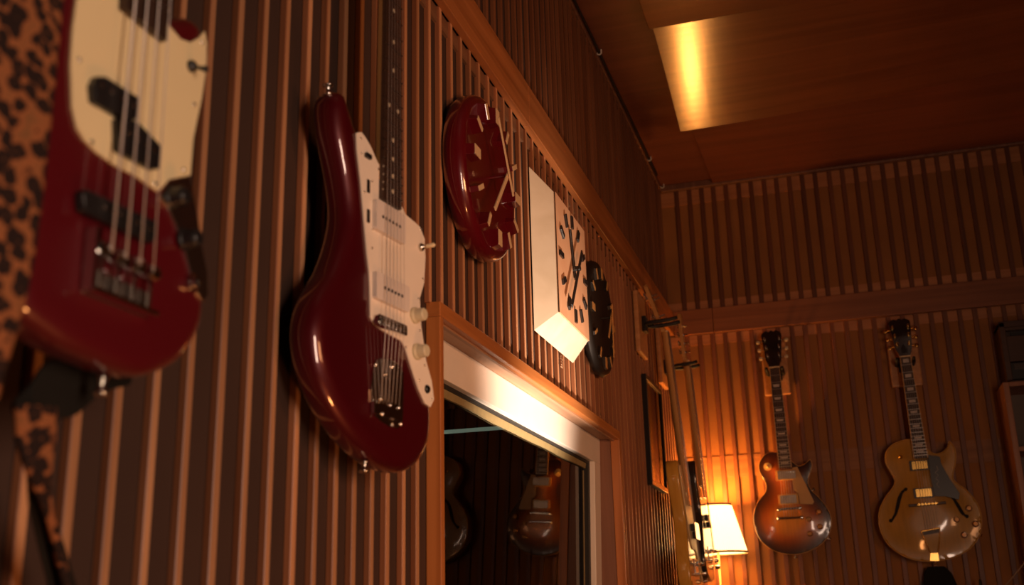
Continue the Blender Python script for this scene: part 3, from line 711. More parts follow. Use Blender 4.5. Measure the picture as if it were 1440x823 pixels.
u, v = one(Fj, 532, 647); strap_button(jm, u, v-.002, -.022, -.1, -1)

# ---- the two back wall guitars
YG = 4.690
def sun(d, front):
    k = min(1, d/.125); k = k*k*(3-2*k)
    a_, b_, c_ = (.035, .010, .006), (.42, .10, .015), (.76, .28, .02)
    if not front: return (.10, .03, .015)
    return tuple(lerp(lerp(a_[i], b_[i], min(1, k*2)), c_[i], max(0, k*2-1)) for i in range(3))
M['burst'] = attr_mat('sunburst_lacquer', 'paint', .3, coat=.8, coatr=.08)
M['natural'] = attr_mat('aged_blond_lacquer', 'paint', .35, coat=.8, coatr=.07)
Fl = frame(wy(1110.5, 713, YG), (0, -1, 0), (-.012, 0, 1))
lp = empty('electric_guitar', Fl, 'sunburst single cutaway electric guitar with cream pickguard, on the back wall beside the lamp', 'guitar')
px = [(1092.5,636.4),(1081.5,636.6),(1072.8,642),(1067.3,652.8),(1068,663.7),(1075,677),(1077.6,685.6),(1075,694),(1066,705),(1060.5,718),(1059.4,733.7),(1064,751),(1072.8,764),(1088,774.5),(1105.6,779.4),(1121,779.6),(1136,776),(1151.5,768),(1163.5,756),(1169,740),(1168,725),(1161,711),(1151.5,700),(1141.6,690),(1136.8,681),(1137,672.5),(1140.6,661.5),(1141.8,652.8),(1139,646.5),(1134,650.6),(1127.4,655),(1121,654.6),(1113,648.5),(1103,640)]
P = smooth_loop(onto(Fl, px), 3)
link('body', solid(P, .050, .004, .004, dome=.012, domew=.10, color=sun), M['burst'], lp, smooth=True)
def edge_band(P, w0, w1, off=.0009):
    N = len(P); bm = bmesh.new(); r = []
    sgn = 1 if sum(P[i-1][0]*P[i][1]-P[i][0]*P[i-1][1] for i in range(N)) > 0 else -1
    for i in range(N):
        t = (Vector(P[(i+1) % N])-Vector(P[i-1])).normalized(); nn = Vector((t.y, -t.x))*sgn; p = Vector(P[i])
        a_, b_ = p+nn*off, p-nn*.0016
        r.append([bm.verts.new((*a_, w0)), bm.verts.new((*a_, w1)), bm.verts.new((*b_, w1+.0006)), bm.verts.new((*b_, w0))])
    for i in range(N):
        A, B = r[i], r[(i+1) % N]
        for k in range(4): bm.faces.new((A[k], A[(k+1) % 4], B[(k+1) % 4], B[k]) if sgn < 0 else (A[k], B[k], B[(k+1) % 4], A[(k+1) % 4]))
    return bm
M['bind'] = plain('amber_binding', (.66, .36, .12), .35)
link('body_binding', edge_band(P, -.010, -.002), M['bind'], lp, smooth=False)
def humbucker(root, c4, w, ring, cover, fm, sc=(.0, .0)):
    q = onto(fm, c4, w); u = sum(p[0] for p in q)/4; v = sum(p[1] for p in q)/4
    hu = abs(q[1][0]+q[2][0]-q[0][0]-q[3][0])/4; hv = abs(q[0][1]+q[1][1]-q[2][1]-q[3][1])/4
    o = plate(root, 'pickup', rrect(u, v, hu, hv, .003), w-.006, w, ring, .0008)
    bm = bmesh.new(); prism(bm, rrect(u, v, hu*.80, hv*.80, .003), w-.001, w+.005); c = link('pickup_cover', bm, cover, o, bevel=.001)
    for k in range(6):
        bm = bmesh.new(); lathe(bm, [(.002, 0), (.002, .0006), (0, .0009)], T(u+(k-2.5)*hu*.26, v+hv*.5, w+.005), 8); link('pole_piece', bm, M['nickel'] if ring is not M['black'] else M['black'], c)
    for a_ in (-1, 1):
        for b_ in (-1, 1): bm = bmesh.new(); lathe(bm, [(.0014, 0), (.0013, .0006), (0, .0009)], T(u+a_*(hu-.003), v+b_*(hv-.003), w), 8); link('screw', bm, M['blackm'], o)
ringc = plain('cream_ring', (.78, .42, .10), .4)
humbucker(lp, [(1090.3,661.8),(1122,660),(1122,674.5),(1090.7,676.5)], .018, ringc, M['worn'], Fl)
humbucker(lp, [(1094,696),(1122.6,694.5),(1123,709),(1094.6,710.3)], .018, ringc, M['worn'], Fl)
plate(lp, 'pickguard', onto(Fl, [(1114,658),(1121,656.5),(1145,706),(1142.5,709.5),(1125,709),(1122.6,694),(1116.5,690),(1114.5,677)], .02), .018, .0205, plain('amber_cream_guard', (.52, .30, .10), .4), .0005)
for (q, nm) in ((( (1095.5,717),(1125,714.5)), 'bridge'), (((1095,729.5),(1127.5,728)), 'tailpiece')):
    p = onto(Fl, q, .02); bm = bmesh.new(); tube(bm, [(p[0][0], p[0][1], .022), (p[1][0], p[1][1], .022)], .0052, 12)
    for e in p: lathe(bm, [(.0075, .008), (.0075, .024), (.004, .0275), (0, .028)], T(e[0], e[1], 0), 14)
    o = link(nm, bm, M['chrome'], lp, smooth=False, bevel=.0008)
    if nm == 'bridge':
        for k in range(6):
            bm = bmesh.new(); box(bm, (-.0028, -.004, .025), (.0028, .004, .030), T(lerp(p[0][0], p[1][0], (k+1)/7), lerp(p[0][1], p[1][1], (k+1)/7), 0)); link('saddle', bm, M['nickel'], o)
for q in ((1151.5,720),(1137,730.4),(1153.2,740.7),(1139,750.7)):
    u, v = one(Fl, *q, .016); knob(lp, u, v, .008, .0115, .015, plain('amber_knob', (.34, .12, .03), .25, coat=.5), top=M['bronze'])
u, v = one(Fl, 1079.3, 656.7, .008); bm = bmesh.new(); lathe(bm, [(.0165, 0), (.0165, .002), (.007, .002), (.007, .004), (.0035, .005), (.0025, .014), (0, .016)], T(u, v, .008), 24); o = link('switch_washer', bm, plain('gold_cream', (.72, .50, .18), .4), lp)
u, v = one(Fl, 1142.5, 690); strap_button(lp, u-.003, v+.002, -.02, 1, .6); u, v = one(Fl, 1118, 780); strap_button(lp, u, v, -.025, 0, -1)
u, v = one(Fl, 1164.5, 757); strap_button(lp, u-.002, v, -.02, 1, -.5)
vn = one(Fl, 1091, 517, .02)[1]; ve = one(Fl, 1103, 658, .02)[1]
neck(lp, vn, ve, .043, .054, M['mahog'], 'trap', 22, w0=.014, binding=M['bind'], bend=ve+.045, strings=6, ssp=.050, wbr=.0295, vtail=one(Fl, 1111, 729, .02)[1], wtail=.024, back=.022)
head33(lp, vn, .043, M['mahog'], M['blackgloss'], M['nickel'], M['cream'], w=.020)

Fa = frame(wy(1304.5, 707.5, YG), (0, -1, 0), (-.022, 0, 1))
ar = empty('archtop_guitar', Fa, 'honey blond hollow archtop guitar with f-holes and black pickguard, rightmost on the back wall', 'guitar')
px = [(1279.9,617.8),(1267,620),(1252.7,626.8),(1245,638.5),(1245.7,651.4),(1252.7,664.3),(1258,674.7),(1256,685),(1246,698),(1238,713.5),(1235.4,729),(1238.5,747),(1247.5,764),(1261.8,776.9),(1279.9,786),(1300.6,789.8),(1321,789),(1342,784.2),(1360,775),(1373,762),(1380,744.5),(1380,724),(1373,705.7),(1360,690),(1347,680.5),(1340.9,673.7),(1340.7,665.6),(1343.8,651.4),(1344.3,636),(1340.7,626.8),(1334.5,620.3),(1332.6,629),(1324.5,636.3),(1314,638),(1304.4,632),(1299,625.5),(1290,619)]
P = smooth_loop(onto(Fa, px), 3)
nat = lambda d, f: (.44, .215, .012) if f else (.30, .13, .03)
link('body', solid(P, .075, .004, .006, dome=.016, domew=.13, color=nat), M['natural'], ar, smooth=True)
link('body_binding', edge_band(P, -.008, -.002), M['bind'], ar)
humbucker(ar, [(1278.6,648.3),(1307,646.5),(1307.3,660.5),(1280,662.5)], .021, M['black'], M['gold'], Fa)
humbucker(ar, [(1284.7,687),(1313,685.3),(1313.5,699),(1285.5,702)], .021, M['black'], M['gold'], Fa)
plate(ar, 'pickguard', onto(Fa, [(1305,640),(1321.8,642.3),(1323.8,652.7),(1336,674),(1349.7,694),(1348.4,703),(1331,698.5),(1314.5,698),(1309,672)], .026), .023, .0255, M['black'], .0005)
pts = onto(Fa, [(1317,657),(1319,661),(1315.5,665),(1319.5,669),(1316,673),(1320.5,677),(1317.5,681),(1321.5,685)], .026)
bm = bmesh.new(); tube(bm, [(p[0], p[1], .0258) for p in smooth_loop(pts, 4)[:-4]], .0006, 6); link('guard_script', bm, M['pearl'], ar)
p = onto(Fa, [(1278,711.3),(1330.5,706.8)], .024)
bm = bmesh.new(); hexa(bm, [(p[0][0], p[0][1]-.006, .015), (p[1][0], p[1][1]-.006, .015), (p[1][0], p[1][1]+.006, .015), (p[0][0], p[0][1]+.006, .015)],
     [(p[0][0], p[0][1]-.004, .022), (p[1][0], p[1][1]-.004, .022), (p[1][0], p[1][1]+.004, .022), (p[0][0], p[0][1]+.004, .022)])
o = link('bridge_base', bm, M['rose'], ar, bevel=.001)
q0, q1 = (lerp(p[0][0], p[1][0], .22), lerp(p[0][1], p[1][1], .22)), (lerp(p[0][0], p[1][0], .78), lerp(p[0][1], p[1][1], .78))
bm = bmesh.new(); tube(bm, [(*q0, .029), (*q1, .029)], .0042, 10)
for k in range(6): box(bm, (-.0028, -.005, .028), (.0028, .005, .034), T(lerp(q0[0], q1[0], (k+.6)/6.2), lerp(q0[1], q1[1], (k+.6)/6.2), 0))
link('bridge', bm, M['gold'], ar, bevel=.0006)
# trapeze tailpiece
A4 = onto(Fa, [(1295.5,747.5),(1322,742.5),(1322,749),(1296.5,753.5),(1308.5,778),(1319.5,777.5),(1308,789),(1321,789)], .02)
tp = bmesh.new(); tube(tp, [(*A4[0], .020), (*A4[1], .020)], .0035, 10); tube(tp, [(*A4[0], .020), ((A4[0][0]*.4+A4[4][0]*.6), A4[0][1]*.4+A4[4][1]*.6, .016), (*A4[4], .010)], .0024, 8)
tube(tp, [(*A4[1], .020), ((A4[1][0]*.5+A4[5][0]*.5), A4[1][1]*.45+A4[5][1]*.55, .016), (*A4[5], .010)], .0024, 8)
prism(tp, [A4[4], A4[5], A4[7], A4[6]][::-1], .004, .011); tail = link('tailpiece', tp, M['gold'], ar, bevel=.0005)
bm = bmesh.new(); prism(bm, [A4[0], A4[3], A4[2], A4[1]], .0165, .0205); link('crossbar', bm, M['rose'], tail)
for q in ((1362.7,714.8),(1345.3,730.8),(1372.2,736.8),(1356.2,752.3)):
    u, v = one(Fa, *q, .02); knob(ar, u, v, .008, .0125, .016, plain('brown_knob', (.26, .10, .035), .3, coat=.5), top=M['bronze'])
u, v = one(Fa, 1266.4, 643, .01); bm = bmesh.new(); lathe(bm, [(.008, 0), (.008, .002), (.004, .004), (.002, .006), (.0035, .016), (0, .018)], T(u, v, .008), 14); link('toggle_switch', bm, M['gold'], ar, smooth=True)
for pts, hs in (([(1273,688),(1268,693),(1264.5,702),(1262.5,712),(1260,722),(1254,732.5)], (1,)), ([(1339,699.5),(1343,704),(1347,711),(1351.5,719),(1356,724.5),(1361,726.5)], (1,))):
    q = onto(Fa, pts, .014); d_ = [dist_poly(p_, P) for p_ in q]
    bm = bmesh.new(); wd = [.004, .0055, .0075, .0075, .0055, .004]
    for i in range(len(q)-1):
        t = (Vector(q[i+1])-Vector(q[i])).normalized(); n_ = Vector((-t.y, t.x))
        a_, b_ = Vector(q[i]), Vector(q[i+1]); za, zb = (.016*(min(1, x/.13)**2*(3-2*min(1, x/.13))) for x in d_[i:i+2])
        hexa(bm, [(*(a_-n_*wd[i]), za-.004), (*(b_-n_*wd[i+1]), zb-.004), (*(b_+n_*wd[i+1]), zb-.004), (*(a_+n_*wd[i]), za-.004)][::1],
             [(*(a_-n_*wd[i]), za+.0012), (*(b_-n_*wd[i+1]), zb+.0012), (*(b_+n_*wd[i+1]), zb+.0012), (*(a_+n_*wd[i]), za+.0012)])
    for e in (0, -1):
        ze = .016*(min(1, d_[e]/.13)**2*(3-2*min(1, d_[e]/.13))); s_ = 1 if e == 0 else -1
        lathe(bm, [(.0075, ze-.004), (.0075, ze+.0014), (0, ze+.0015)], T(q[e][0]+s_*.003, q[e][1]-.001*s_, 0), 16)
    link('f_hole', bm, plain('dark_hole', (.01, .007, .005), .9), ar)
vn = one(Fa, 1274, 502, .022)[1]; ve = one(Fa, 1293, 645, .022)[1]
neck(ar, vn, ve, .043, .055, M['mahog'], 'block', 20, w0=.018, binding=M['bind'], bend=ve+.05, strings=6, ssp=.050, wbr=.035, vtail=A4[0][1], wtail=.024, back=.022)
head33(ar, vn, .043, M['mahog'], M['blackgloss'], M['gold'], M['gold'], w=.024)
u, v = one(Fa, 1379, 752); strap_button(ar, u-.004, v, -.03, 1, -.3, 'gold'); u, v = one(Fa, 1316, 790); strap_button(ar, u, v, -.03, 0, -1, 'gold')


# ---- the two guitars seen edge on, near the corner
def mirror(P): return [(-x, y) for x, y in P]
bassout = [(.0,.262),(-.030,.268),(-.052,.300),(-.078,.345),(-.105,.362),(-.128,.345),(-.138,.300),(-.130,.245),(-.116,.195),(-.112,.150),(-.125,.095),(-.148,.040),(-.165,-.010),(-.165,-.060),(-.140,-.098),(-.080,-.118),(0,-.125),(.085,-.118),(.140,-.085),(.165,-.03),(.160,.025),(.140,.075),(.118,.120),(.112,.160),(.120,.200),(.130,.240),(.122,.272),(.102,.285),(.075,.268),(.050,.245),(.030,.250)]
vdir = Vector((-.062, 0, 1)).normalized(); nutp = Vector((-.604, 4.03, CZ+1.027)); SC1 = .864
Fy = frame(nutp-vdir*SC1, (1, 0, .062), vdir)
yb_ = empty('electric_bass', Fy, 'amber natural wood electric bass seen edge on, nearer of the two beside the lamp', 'bass guitar')
P = smooth_loop([(x*(.84 if x > 0 else 1), y) for x, y in bassout], 4)
link('body', solid(P, .045, .006, .006), M['amber'], yb_, smooth=True)
plate(yb_, 'pickguard', smooth_loop([(-.07,.335),(-.098,.345),(-.118,.32),(-.105,.23),(-.09,.15),(-.075,.09),(-.05,.05),(.03,.045),(.06,.0),(.095,-.06),(.115,-.05),(.115,0),(.098,.06),(.085,.12),(.085,.19),(.088,.24),(.07,.25),(.05,.235),(.03,.24),(-.03,.24),(-.055,.29)], 3), .001, .004, M['guardc'])
def simple_bass(root, fy, scale, neckm, ht, dv, npg, board=None):
    pole_pickup(root, 'pickup', rrect(-.020, .125, .028, .012, .004), .016, [(-.034,.125),(-.008,.125)])
    pole_pickup(root, 'pickup', rrect(.020, .100, .028, .012, .004), .016, [(.008,.100),(.034,.100)])
    o = plate(root, 'bridge', rrect(0, -.012, .040, .028, .003), 0, .003, M['chrome'])
    for k in range(4):
        bm = bmesh.new(); lathe(bm, [(.006, -.007), (.006, .007)], T((k-1.5)*.019, 0, .011) @ Matrix.Rotation(PI/2, 4, 'Y'), 12); link('saddle', bm, M['chrome'], o, bevel=.001)
    bm = bmesh.new(); box(bm, (-.04, -.040, .003), (.04, -.036, .016)); link('bridge_lip', bm, M['chrome'], o, bevel=.0005)
    for (u, v) in ((.075, .0), (.095, -.035), (.115, -.06)): knob(root, u, v, .004, .009, .018, M['chrome'])
    neck(root, scale, .205, .042, .062, neckm, 'dot', 20, w0=.005, bend=.25, strings=4, ssp=.057, wbr=.018, vbr=.0, board=M['maple'])
simple_bass(yb_, Fy, SC1, M['maple'], None, None, None)
bm = bmesh.new(); plate(yb_, 'pickup_cover', rrect(0, .112, .052, .030, .006), .020, .0225, M['chrome'], .001)
Mh = T(0, SC1+.003, .003) @ Matrix.Rotation(-R(13), 4, 'X')
bm = bmesh.new(); prism(bm, smooth_loop([(-.021,0),(-.026,.02),(-.036,.05),(-.040,.12),(-.046,.185),(-.03,.198),(0,.190),(.03,.198),(.046,.185),(.040,.12),(.036,.05),(.026,.02),(.021,0)], 2), -.015, 0); bm.transform(Mh); link('headstock', bm, M['maple'], yb_, bevel=.0015)
for s in (-1, 1):
    for k in range(2): tuner(yb_, Mh @ T(s*.026, .060+.088*k, 0) @ Matrix.Diagonal((1.25, 1.25, 1.25, 1)), s, M['chrome'], None, back=.015/1.25)
SC2 = .762; vdir = Vector((-.045, 0, 1)).normalized(); nutp = Vector((-.578, 4.395, CZ+.987))
Fk = frame(nutp-vdir*SC2, (1, 0, .045), vdir)
kb = empty('electric_bass', Fk, 'black gloss electric bass seen edge on, between the amber bass and the lit lamp', 'bass guitar')
P = smooth_loop([(x*(.74 if x > 0 else .93), y*.95) for x, y in bassout], 4)
link('body', solid(P, .042, .008, .008), M['blackgloss'], kb, smooth=True)
simple_bass(kb, Fk, SC2, M['maple'], None, None, None)
head_inline(kb, SC2, .042, M['maple'], M['chrome'], 4, .9, dv=.037)

# ------------------------------------------------------------------ hangers
def hanger(M4, label, arm, prong=.05, gap=.033, zup=.0, pw=.083, ph=.118, th=.020, dy=-.028):
    """local: x sideways, y up, z out of the wall; origin on the wall face at the arm"""
    h = empty('guitar_hanger', M4, label, 'guitar hanger', 'wall hangers for guitars')
    bm = bmesh.new(); box(bm, (-pw, -ph, 0), (pw, ph, th)); link('plaque', bm, M['plaque'], h, bevel=.006, seg=3)
    bm = bmesh.new(); box(bm, (-.026, -.030+dy, th), (.026, .030+dy, th+.016)); link('mount_block', bm, M['blackm'], h, bevel=.003)
    bm = bmesh.new(); tube(bm, [(0, dy, th+.01), (0, dy-.004, th+.04), (0, dy-.002, arm-.045)], .0055, 10); link('arm', bm, M['blackm'], h, smooth=True)
    for s in (-1, 1):
        bm = bmesh.new(); tube(bm, [(0, dy-.002, arm-.048), (s*gap*.7, dy-.002, arm-.046), (s*gap, dy-.001, arm-.03), (s*gap, dy, arm), (s*gap, dy+.002, arm+prong*.6), (s*gap, dy+.008, arm+prong)], [.0055, .006, .0075, .0078, .0078, .0065], 10)
        link('prong', bm, M['rubber'], h, smooth=True)
    return h
WL = frame((XB, 0, 0), (1, 0, 0)); WB = frame((0, YB, 0), (0, -1, 0))
def onwall(F0, p):
    m = F0.copy(); m.translation = Vector(p); return m
hanger(onwall(WL, (XB, 3.925, CZ+1.040)), 'wooden plaque hanger with black arm holding the amber bass on the ribbed left wall', .080, prong=.075, gap=.033, dy=0)
hanger(onwall(WL, (XB, 4.395, CZ+1.012)), 'wooden plaque hanger holding the black bass, in the left wall corner behind the bass necks', .105, prong=.055, gap=.034, dy=-.040)
p = wy(1095, 519, YB); hanger(onwall(WB, ((Fl @ Vector((0, .6, 0))).x, YB, p.z+.0)), 'wooden plaque hanger behind the headstock of the sunburst guitar', .062, prong=.06, ph=.118, pw=.055)
p = wy(1272, 506, YB); hanger(onwall(WB, ((Fa @ Vector((0, .6, 0))).x, YB, p.z+.0)), 'wooden plaque hanger behind the headstock of the blond archtop', .062, prong=.06, ph=.118, pw=.062)
jn = Fj @ Vector((uc, .652, 0)); hanger(onwall(WL, (XB, jn.y, jn.z)), 'wooden plaque hanger holding the candy red offset guitar', .075, prong=.06, gap=.034, ph=.055)
bn = Fb @ Vector((ufc, .766, 0)); hanger(onwall(WL, (XB, bn.y, bn.z)), 'wooden plaque hanger holding the dark red bass', .11, prong=.06, gap=.034)

# ------------------------------------------------------------------ clocks
def hand(root, name, a, b, w_, x, mat, th=.003, w2=None):
    """bar between two points of the clock plane (local u,v) at height x"""
    a, b = Vector(a), Vector(b); t = (b-a).normalized(); n_ = Vector((-t.y, t.x)); w2 = w2 or w_
    return plate(root, name, [tuple(a+n_*w_/2), tuple(a-n_*w_/2), tuple(b-n_*w2/2), tuple(b+n_*w2/2)], x, x+th, mat, .0005)
def round_clock(y, z, rad, face, bodym, markm, label, rb, mh, ang, thk, blk, group='round wall clocks'):
    c = empty('wall_clock', frame((XB, y, z), (1, 0, 0)), label, 'clock')
    bm = bmesh.new(); lathe(bm, [(rad*.90, 0), (rad*.97, .006), (rad, .018), (rad*.995, face-.014), (rad*.965, face-.004), (rad*.92, face), (rad*.86, face-.001), (rad*.80, face-.004), (0, face-.003)], Matrix(), 72)
    link('case', bm, bodym, c, smooth=True)
    for k in range(12):
        a_ = R(30*k); wd = .011 if k % 3 == 0 else .0055; L_ = .017
        Mk = Matrix.Rotation(-a_, 4, 'Z') @ T(0, rb, 0)
        bm = bmesh.new(); hexa(bm, [Mk @ Vector(p_) for p_ in ((-wd-.0015, -L_-.002, face-.006), (wd+.0015, -L_-.002, face-.006), (wd+.0015, L_+.006, face-.006), (-wd-.0015, L_+.006, face-.006))],
             [Mk @ Vector(p_) for p_ in ((-wd, -L_, face+blk), (wd, -L_, face+blk), (wd, L_, face+blk), (-wd, L_, face+blk))])
        o = link('hour_block', bm, bodym, c, bevel=.0012)
        bm = bmesh.new(); prism(bm, [tuple((Mk @ Vector(q))[:2]) for q in ((-wd+.0003, -L_+.0003, 0), (wd-.0003, -L_+.0003, 0), (wd-.0003, L_-.0003, 0), (-wd+.0003, L_-.0003, 0))], face+blk-.0005, face+blk+.0012); link('hour_face', bm, markm, o)
    bm = bmesh.new(); lathe(bm, [(.0035, face-.005), (.0035, face+mh+.003), (.003, face+mh+.005), (0, face+mh+.005)], Matrix(), 20); link('spindle', bm, bodym, c)
    for k, (a_, l0, l1, w_, w2) in enumerate(ang):
        d = Vector((math.sin(R(a_)), math.cos(R(a_)))); hand(c, ('hour_hand', 'minute_hand')[k], d*-l0, d*l1, w_, face+mh+.004*k, markm, .0028, w2)
    return c
markc = plain('cream_mark', (.74, .54, .32), .4); markd = plain('tarnished_gold_mark', (.62, .32, .10), .4)
yc, zc = wx(714.3, 248, -.604).y, wx(714.3, 248, -.604).z
cF = frame((-.604, yc, zc), (1, 0, 0))
def ang_len(px_, py_, F_): q = one(F_, px_, py_); return math.degrees(math.atan2(q[0], q[1])), math.hypot(*q)
a1, l1 = ang_len(699, 167, cF); a2, l2 = ang_len(696.5, 295, cF)
round_clock(yc, zc+.002, .176, .050, M['red_clock'], markc, 'round glossy red clock with twelve raised cream blocks, above the left end of the window', .136, .034, [(a2, .015, l2, .011, .010), (a1, .045, l1, .008, .007)], .05, .016)
round_clock(3.125, CZ+.862, .180, .034, plain('black_satin', (.016, .011, .008), .5), markd, 'round black clock with tarnished gold hour bars, right of the square clock', .140, .026, [(215, .02, .09, .012, .010), (186, .04, .13, .008, .006)], .022, .005)
# square clock: a pyramid frustum of pale board
xf, xbk = -.636, XB+.003
fq = [wx(*p_, xf) for p_ in ((785,437),(827,479),(822.5,328),(782,271))]
zt_, zb_ = (fq[2].z+fq[3].z)/2, (fq[0].z+fq[1].z)/2; yl, yr = (fq[0].y+fq[3].y)/2, (fq[1].y+fq[2].y)/2
bl, bb, bt = wx(747.5, 350, xbk).y, wx(749, 463, xbk).z, wx(746, 237, xbk).z; brr = wx(806, 516, xbk).y
cyy, czz = (yl+yr)/2, (zt_+zb_)/2
sq = empty('wall_clock', frame((xbk, cyy, czz), (1, 0, 0)), 'square cream clock with slanted sides and black hour bars, between the two round clocks', 'clock')
creamb = wood('pale_board', (.80, .68, .50), (.90, .78, .60), 2, .5, scale=.35, bump=.02); facem = wood('pale_face_board', (.88, .47, .26), (.94, .54, .31), 2, .45, scale=.4, bump=.02)
h = xf-xbk
b4 = [(bl-cyy, bb-czz, 0), (brr-cyy, bb-czz, 0), (brr-cyy, bt-czz, 0), (bl-cyy, bt-czz, 0)]
f4 = [(yl-cyy, zb_-czz, h-.003), (yr-cyy, zb_-czz, h-.003), (yr-cyy, zt_-czz, h-.003), (yl-cyy, zt_-czz, h-.003)]
bm = bmesh.new(); hexa(bm, b4, f4); link('bevelled_case', bm, creamb, sq, bevel=.001)
bm = bmesh.new(); prism(bm, [p_[:2] for p_ in f4], h-.0028, h+.0012); fo = link('face', bm, facem, sq, bevel=.0006)
bm = bmesh.new()
for i in range(4):
    A_, B_ = Vector(f4[i][:2]), Vector(f4[(i+1) % 4][:2]); 
    if i in (3,): tube(bm, [(*A_, h-.001), (*B_, h-.001)], .0012, 6)
link('seam', bm, M['black'], sq)
for k in range(12):
    a_ = R(30*k); Mk = Matrix.Rotation(-a_, 4, 'Z') @ T(0, .131, 0); bm = bmesh.new(); box(bm, (-.0075, -.018, h+.001), (.0075, .018, h+.007), Mk)
    link('hour_bar', bm, M['black'], sq, bevel=.001)
d = Vector((math.sin(R(344)), math.cos(R(344)))); hand(sq, 'hour_hand', d*-.030, d*.106, .015, h+.004, M['black'], .003)
d = Vector((math.sin(R(217)), math.cos(R(217)))); hand(sq, 'minute_hand', d*-.075, d*.165, .014, h+.016, M['black'], .003)
bm = bmesh.new(); lathe(bm, [(.007, h), (.007, h+.022), (0, h+.023)], Matrix(), 18); link('spindle', bm, M['black'], sq)
# little tangle of wire under the square clock
p = wx(789, 498, XB+.006); bm = bmesh.new(); random.seed(3)
tube(bm, [(p.x+random.uniform(-.003, .004), p.y+random.uniform(-.012, .012), p.z-.002-.0028*k) for k in range(14)], .0009, 6)
tag(link('clock_wire', bm, plain('pale_wire', (.6, .4, .25), .5), smooth=True), 'small pale tangled wire poking out beneath the square clock', 'wire')
# ------------------------------------------------------------------ framed print
q = [wx(908, 528, -.675), wx(931, 548, -.675), wx(917, 682, -.675)]
y0_, y1_ = 3.925, 4.275; z0_, z1_ = wx(917, 682, -.675).z, wx(909, 528, -.675).z
pf_ = empty('framed_print', onwall(WL, (XB, (y0_+y1_)/2, z0_)), 'black framed print under glass, on the left wall behind the bass necks', 'framed picture')
W_, H_ = (y1_-y0_)/2, z1_-z0_; fw = .018
for a_, b_ in (((-W_, 0), (W_, fw)), ((-W_, H_-fw), (W_, H_)), ((-W_, fw), (-W_+fw, H_-fw)), ((W_-fw, fw), (W_, H_-fw))):
    bm = bmesh.new(); box(bm, (a_[0], a_[1], 0), (b_[0], b_[1], .020)); link('frame_bar', bm, M['black'], pf_, bevel=.0015)
bm = bmesh.new(); box(bm, (-W_+.01, .01, .002), (W_-.01, H_-.01, .008)); link('mat_board', bm, M['paper'], pf_)
bm = bmesh.new(); box(bm, (-W_+.065, .075, .008), (W_-.065, H_-.075, .0095))
pm, nt, b = new_mat('brown_print'); tc = nt.nodes.new('ShaderNodeTexCoord'); wv = nt.nodes.new('ShaderNodeTexWave'); wv.bands_direction = 'Y'; wv.inputs['Scale'].default_value = 9; wv.inputs['Distortion'].default_value = 1.5
nt.links.new(tc.outputs['Object'], wv.inputs[0]); rr_ = nt.nodes.new('ShaderNodeValToRGB'); rr_.color_ramp.elements[0].color = (.22, .10, .05, 1); rr_.color_ramp.elements[1].color = (.38, .20, .10, 1); nt.links.new(wv.outputs[0], rr_.inputs[0]); nt.links.new(rr_.outputs[0], b.inputs['Base Color']); setp(b, rough=.6)
link('print', bm, pm, pf_)
bm = bmesh.new(); box(bm, (-W_+.012, .012, .012), (W_-.012, H_-.012, .0135)); link('pane', bm, M['glass'], pf_)
# ------------------------------------------------------------------ lamp
LY = 4.648; lb = wy(1010, 778, LY); lt_ = wy(1004, 711, LY)
lx, lz0, lz1 = lb.x+.0, lb.z, lt_.z
lamp = empty('floor_lamp', T(lx, LY, 0), 'lit lamp with pleated cream shade and pull chain, in the corner beside the sunburst guitar', 'lamp')
zb2, zt2 = lz0, lz1
sm = bpy.data.materials.new('pleated_shade'); sm.use_nodes = True; nt = sm.node_tree; b = nt.nodes['Principled BSDF']
b.inputs['Base Color'].default_value = (.9, .8, .62, 1); b.inputs['Roughness'].default_value = .8
b.inputs['Emission Color'].default_value = (1, .66, .30, 1); b.inputs['Emission Strength'].default_value = 3.2
tr = nt.nodes.new('ShaderNodeBsdfTranslucent'); tr.inputs[0].default_value = (.9, .75, .5, 1); mx = nt.nodes.new('ShaderNodeMixShader'); mx.inputs[0].default_value = .35
nt.links.new(b.outputs[0], mx.inputs[1]); nt.links.new(tr.outputs[0], mx.inputs[2]); nt.links.new(mx.outputs[0], nt.nodes['Material Output'].inputs[0])
bm = bmesh.new(); N = 160; r0_, r1_ = .119, .068; Aq = []
for lvl, (rr, z) in enumerate(((r0_, zb2), (r1_, zt2), (r1_-.002, zt2), (r0_-.002, zb2))):
    Aq.append([bm.verts.new(((rr+(.0016 if i % 2 else 0))*math.cos(2*PI*i/N), (rr+(.0016 if i % 2 else 0))*math.sin(2*PI*i/N), z)) for i in range(N)])
for l in range(4):
    A_, B_ = Aq[l], Aq[(l+1) % 4]
    for i in range(N): bm.faces.new((A_[i], A_[(i+1) % N], B_[(i+1) % N], B_[i]))
shade = link('shade', bm, sm, lamp)
tm = plain('shade_trim', (.72, .42, .20), .7)
for rr, z in ((r0_, zb2), (r1_, zt2)):
    bm = bmesh.new(); lathe(bm, [(rr+.0024, z-.004), (rr+.0030, z-.004), (rr+.0030-.002*(z == zt2), z+.005), (rr+.0022-.002*(z == zt2), z+.005)], Matrix(), 96); bm.faces.ensure_lookup_table()
    for f in [f for f in bm.faces if len(f.verts) > 10]: bm.faces.remove(f)
    link('shade_trim', bm, tm, shade, smooth=True)
brass = plain('aged_brass', (.50, .30, .14), .35, 1)
bm = bmesh.new(); tube(bm, [(0, 0, .02), (0, 0, zb2+.05)], .0055, 14); link('pole', bm, brass, lamp, smooth=True)
bm = bmesh.new(); lathe(bm, [(.14, 0), (.14, .012), (.12, .02), (.03, .03), (.012, .05), (0, .05)], Matrix(), 40); link('base', bm, brass, lamp, bevel=.001)
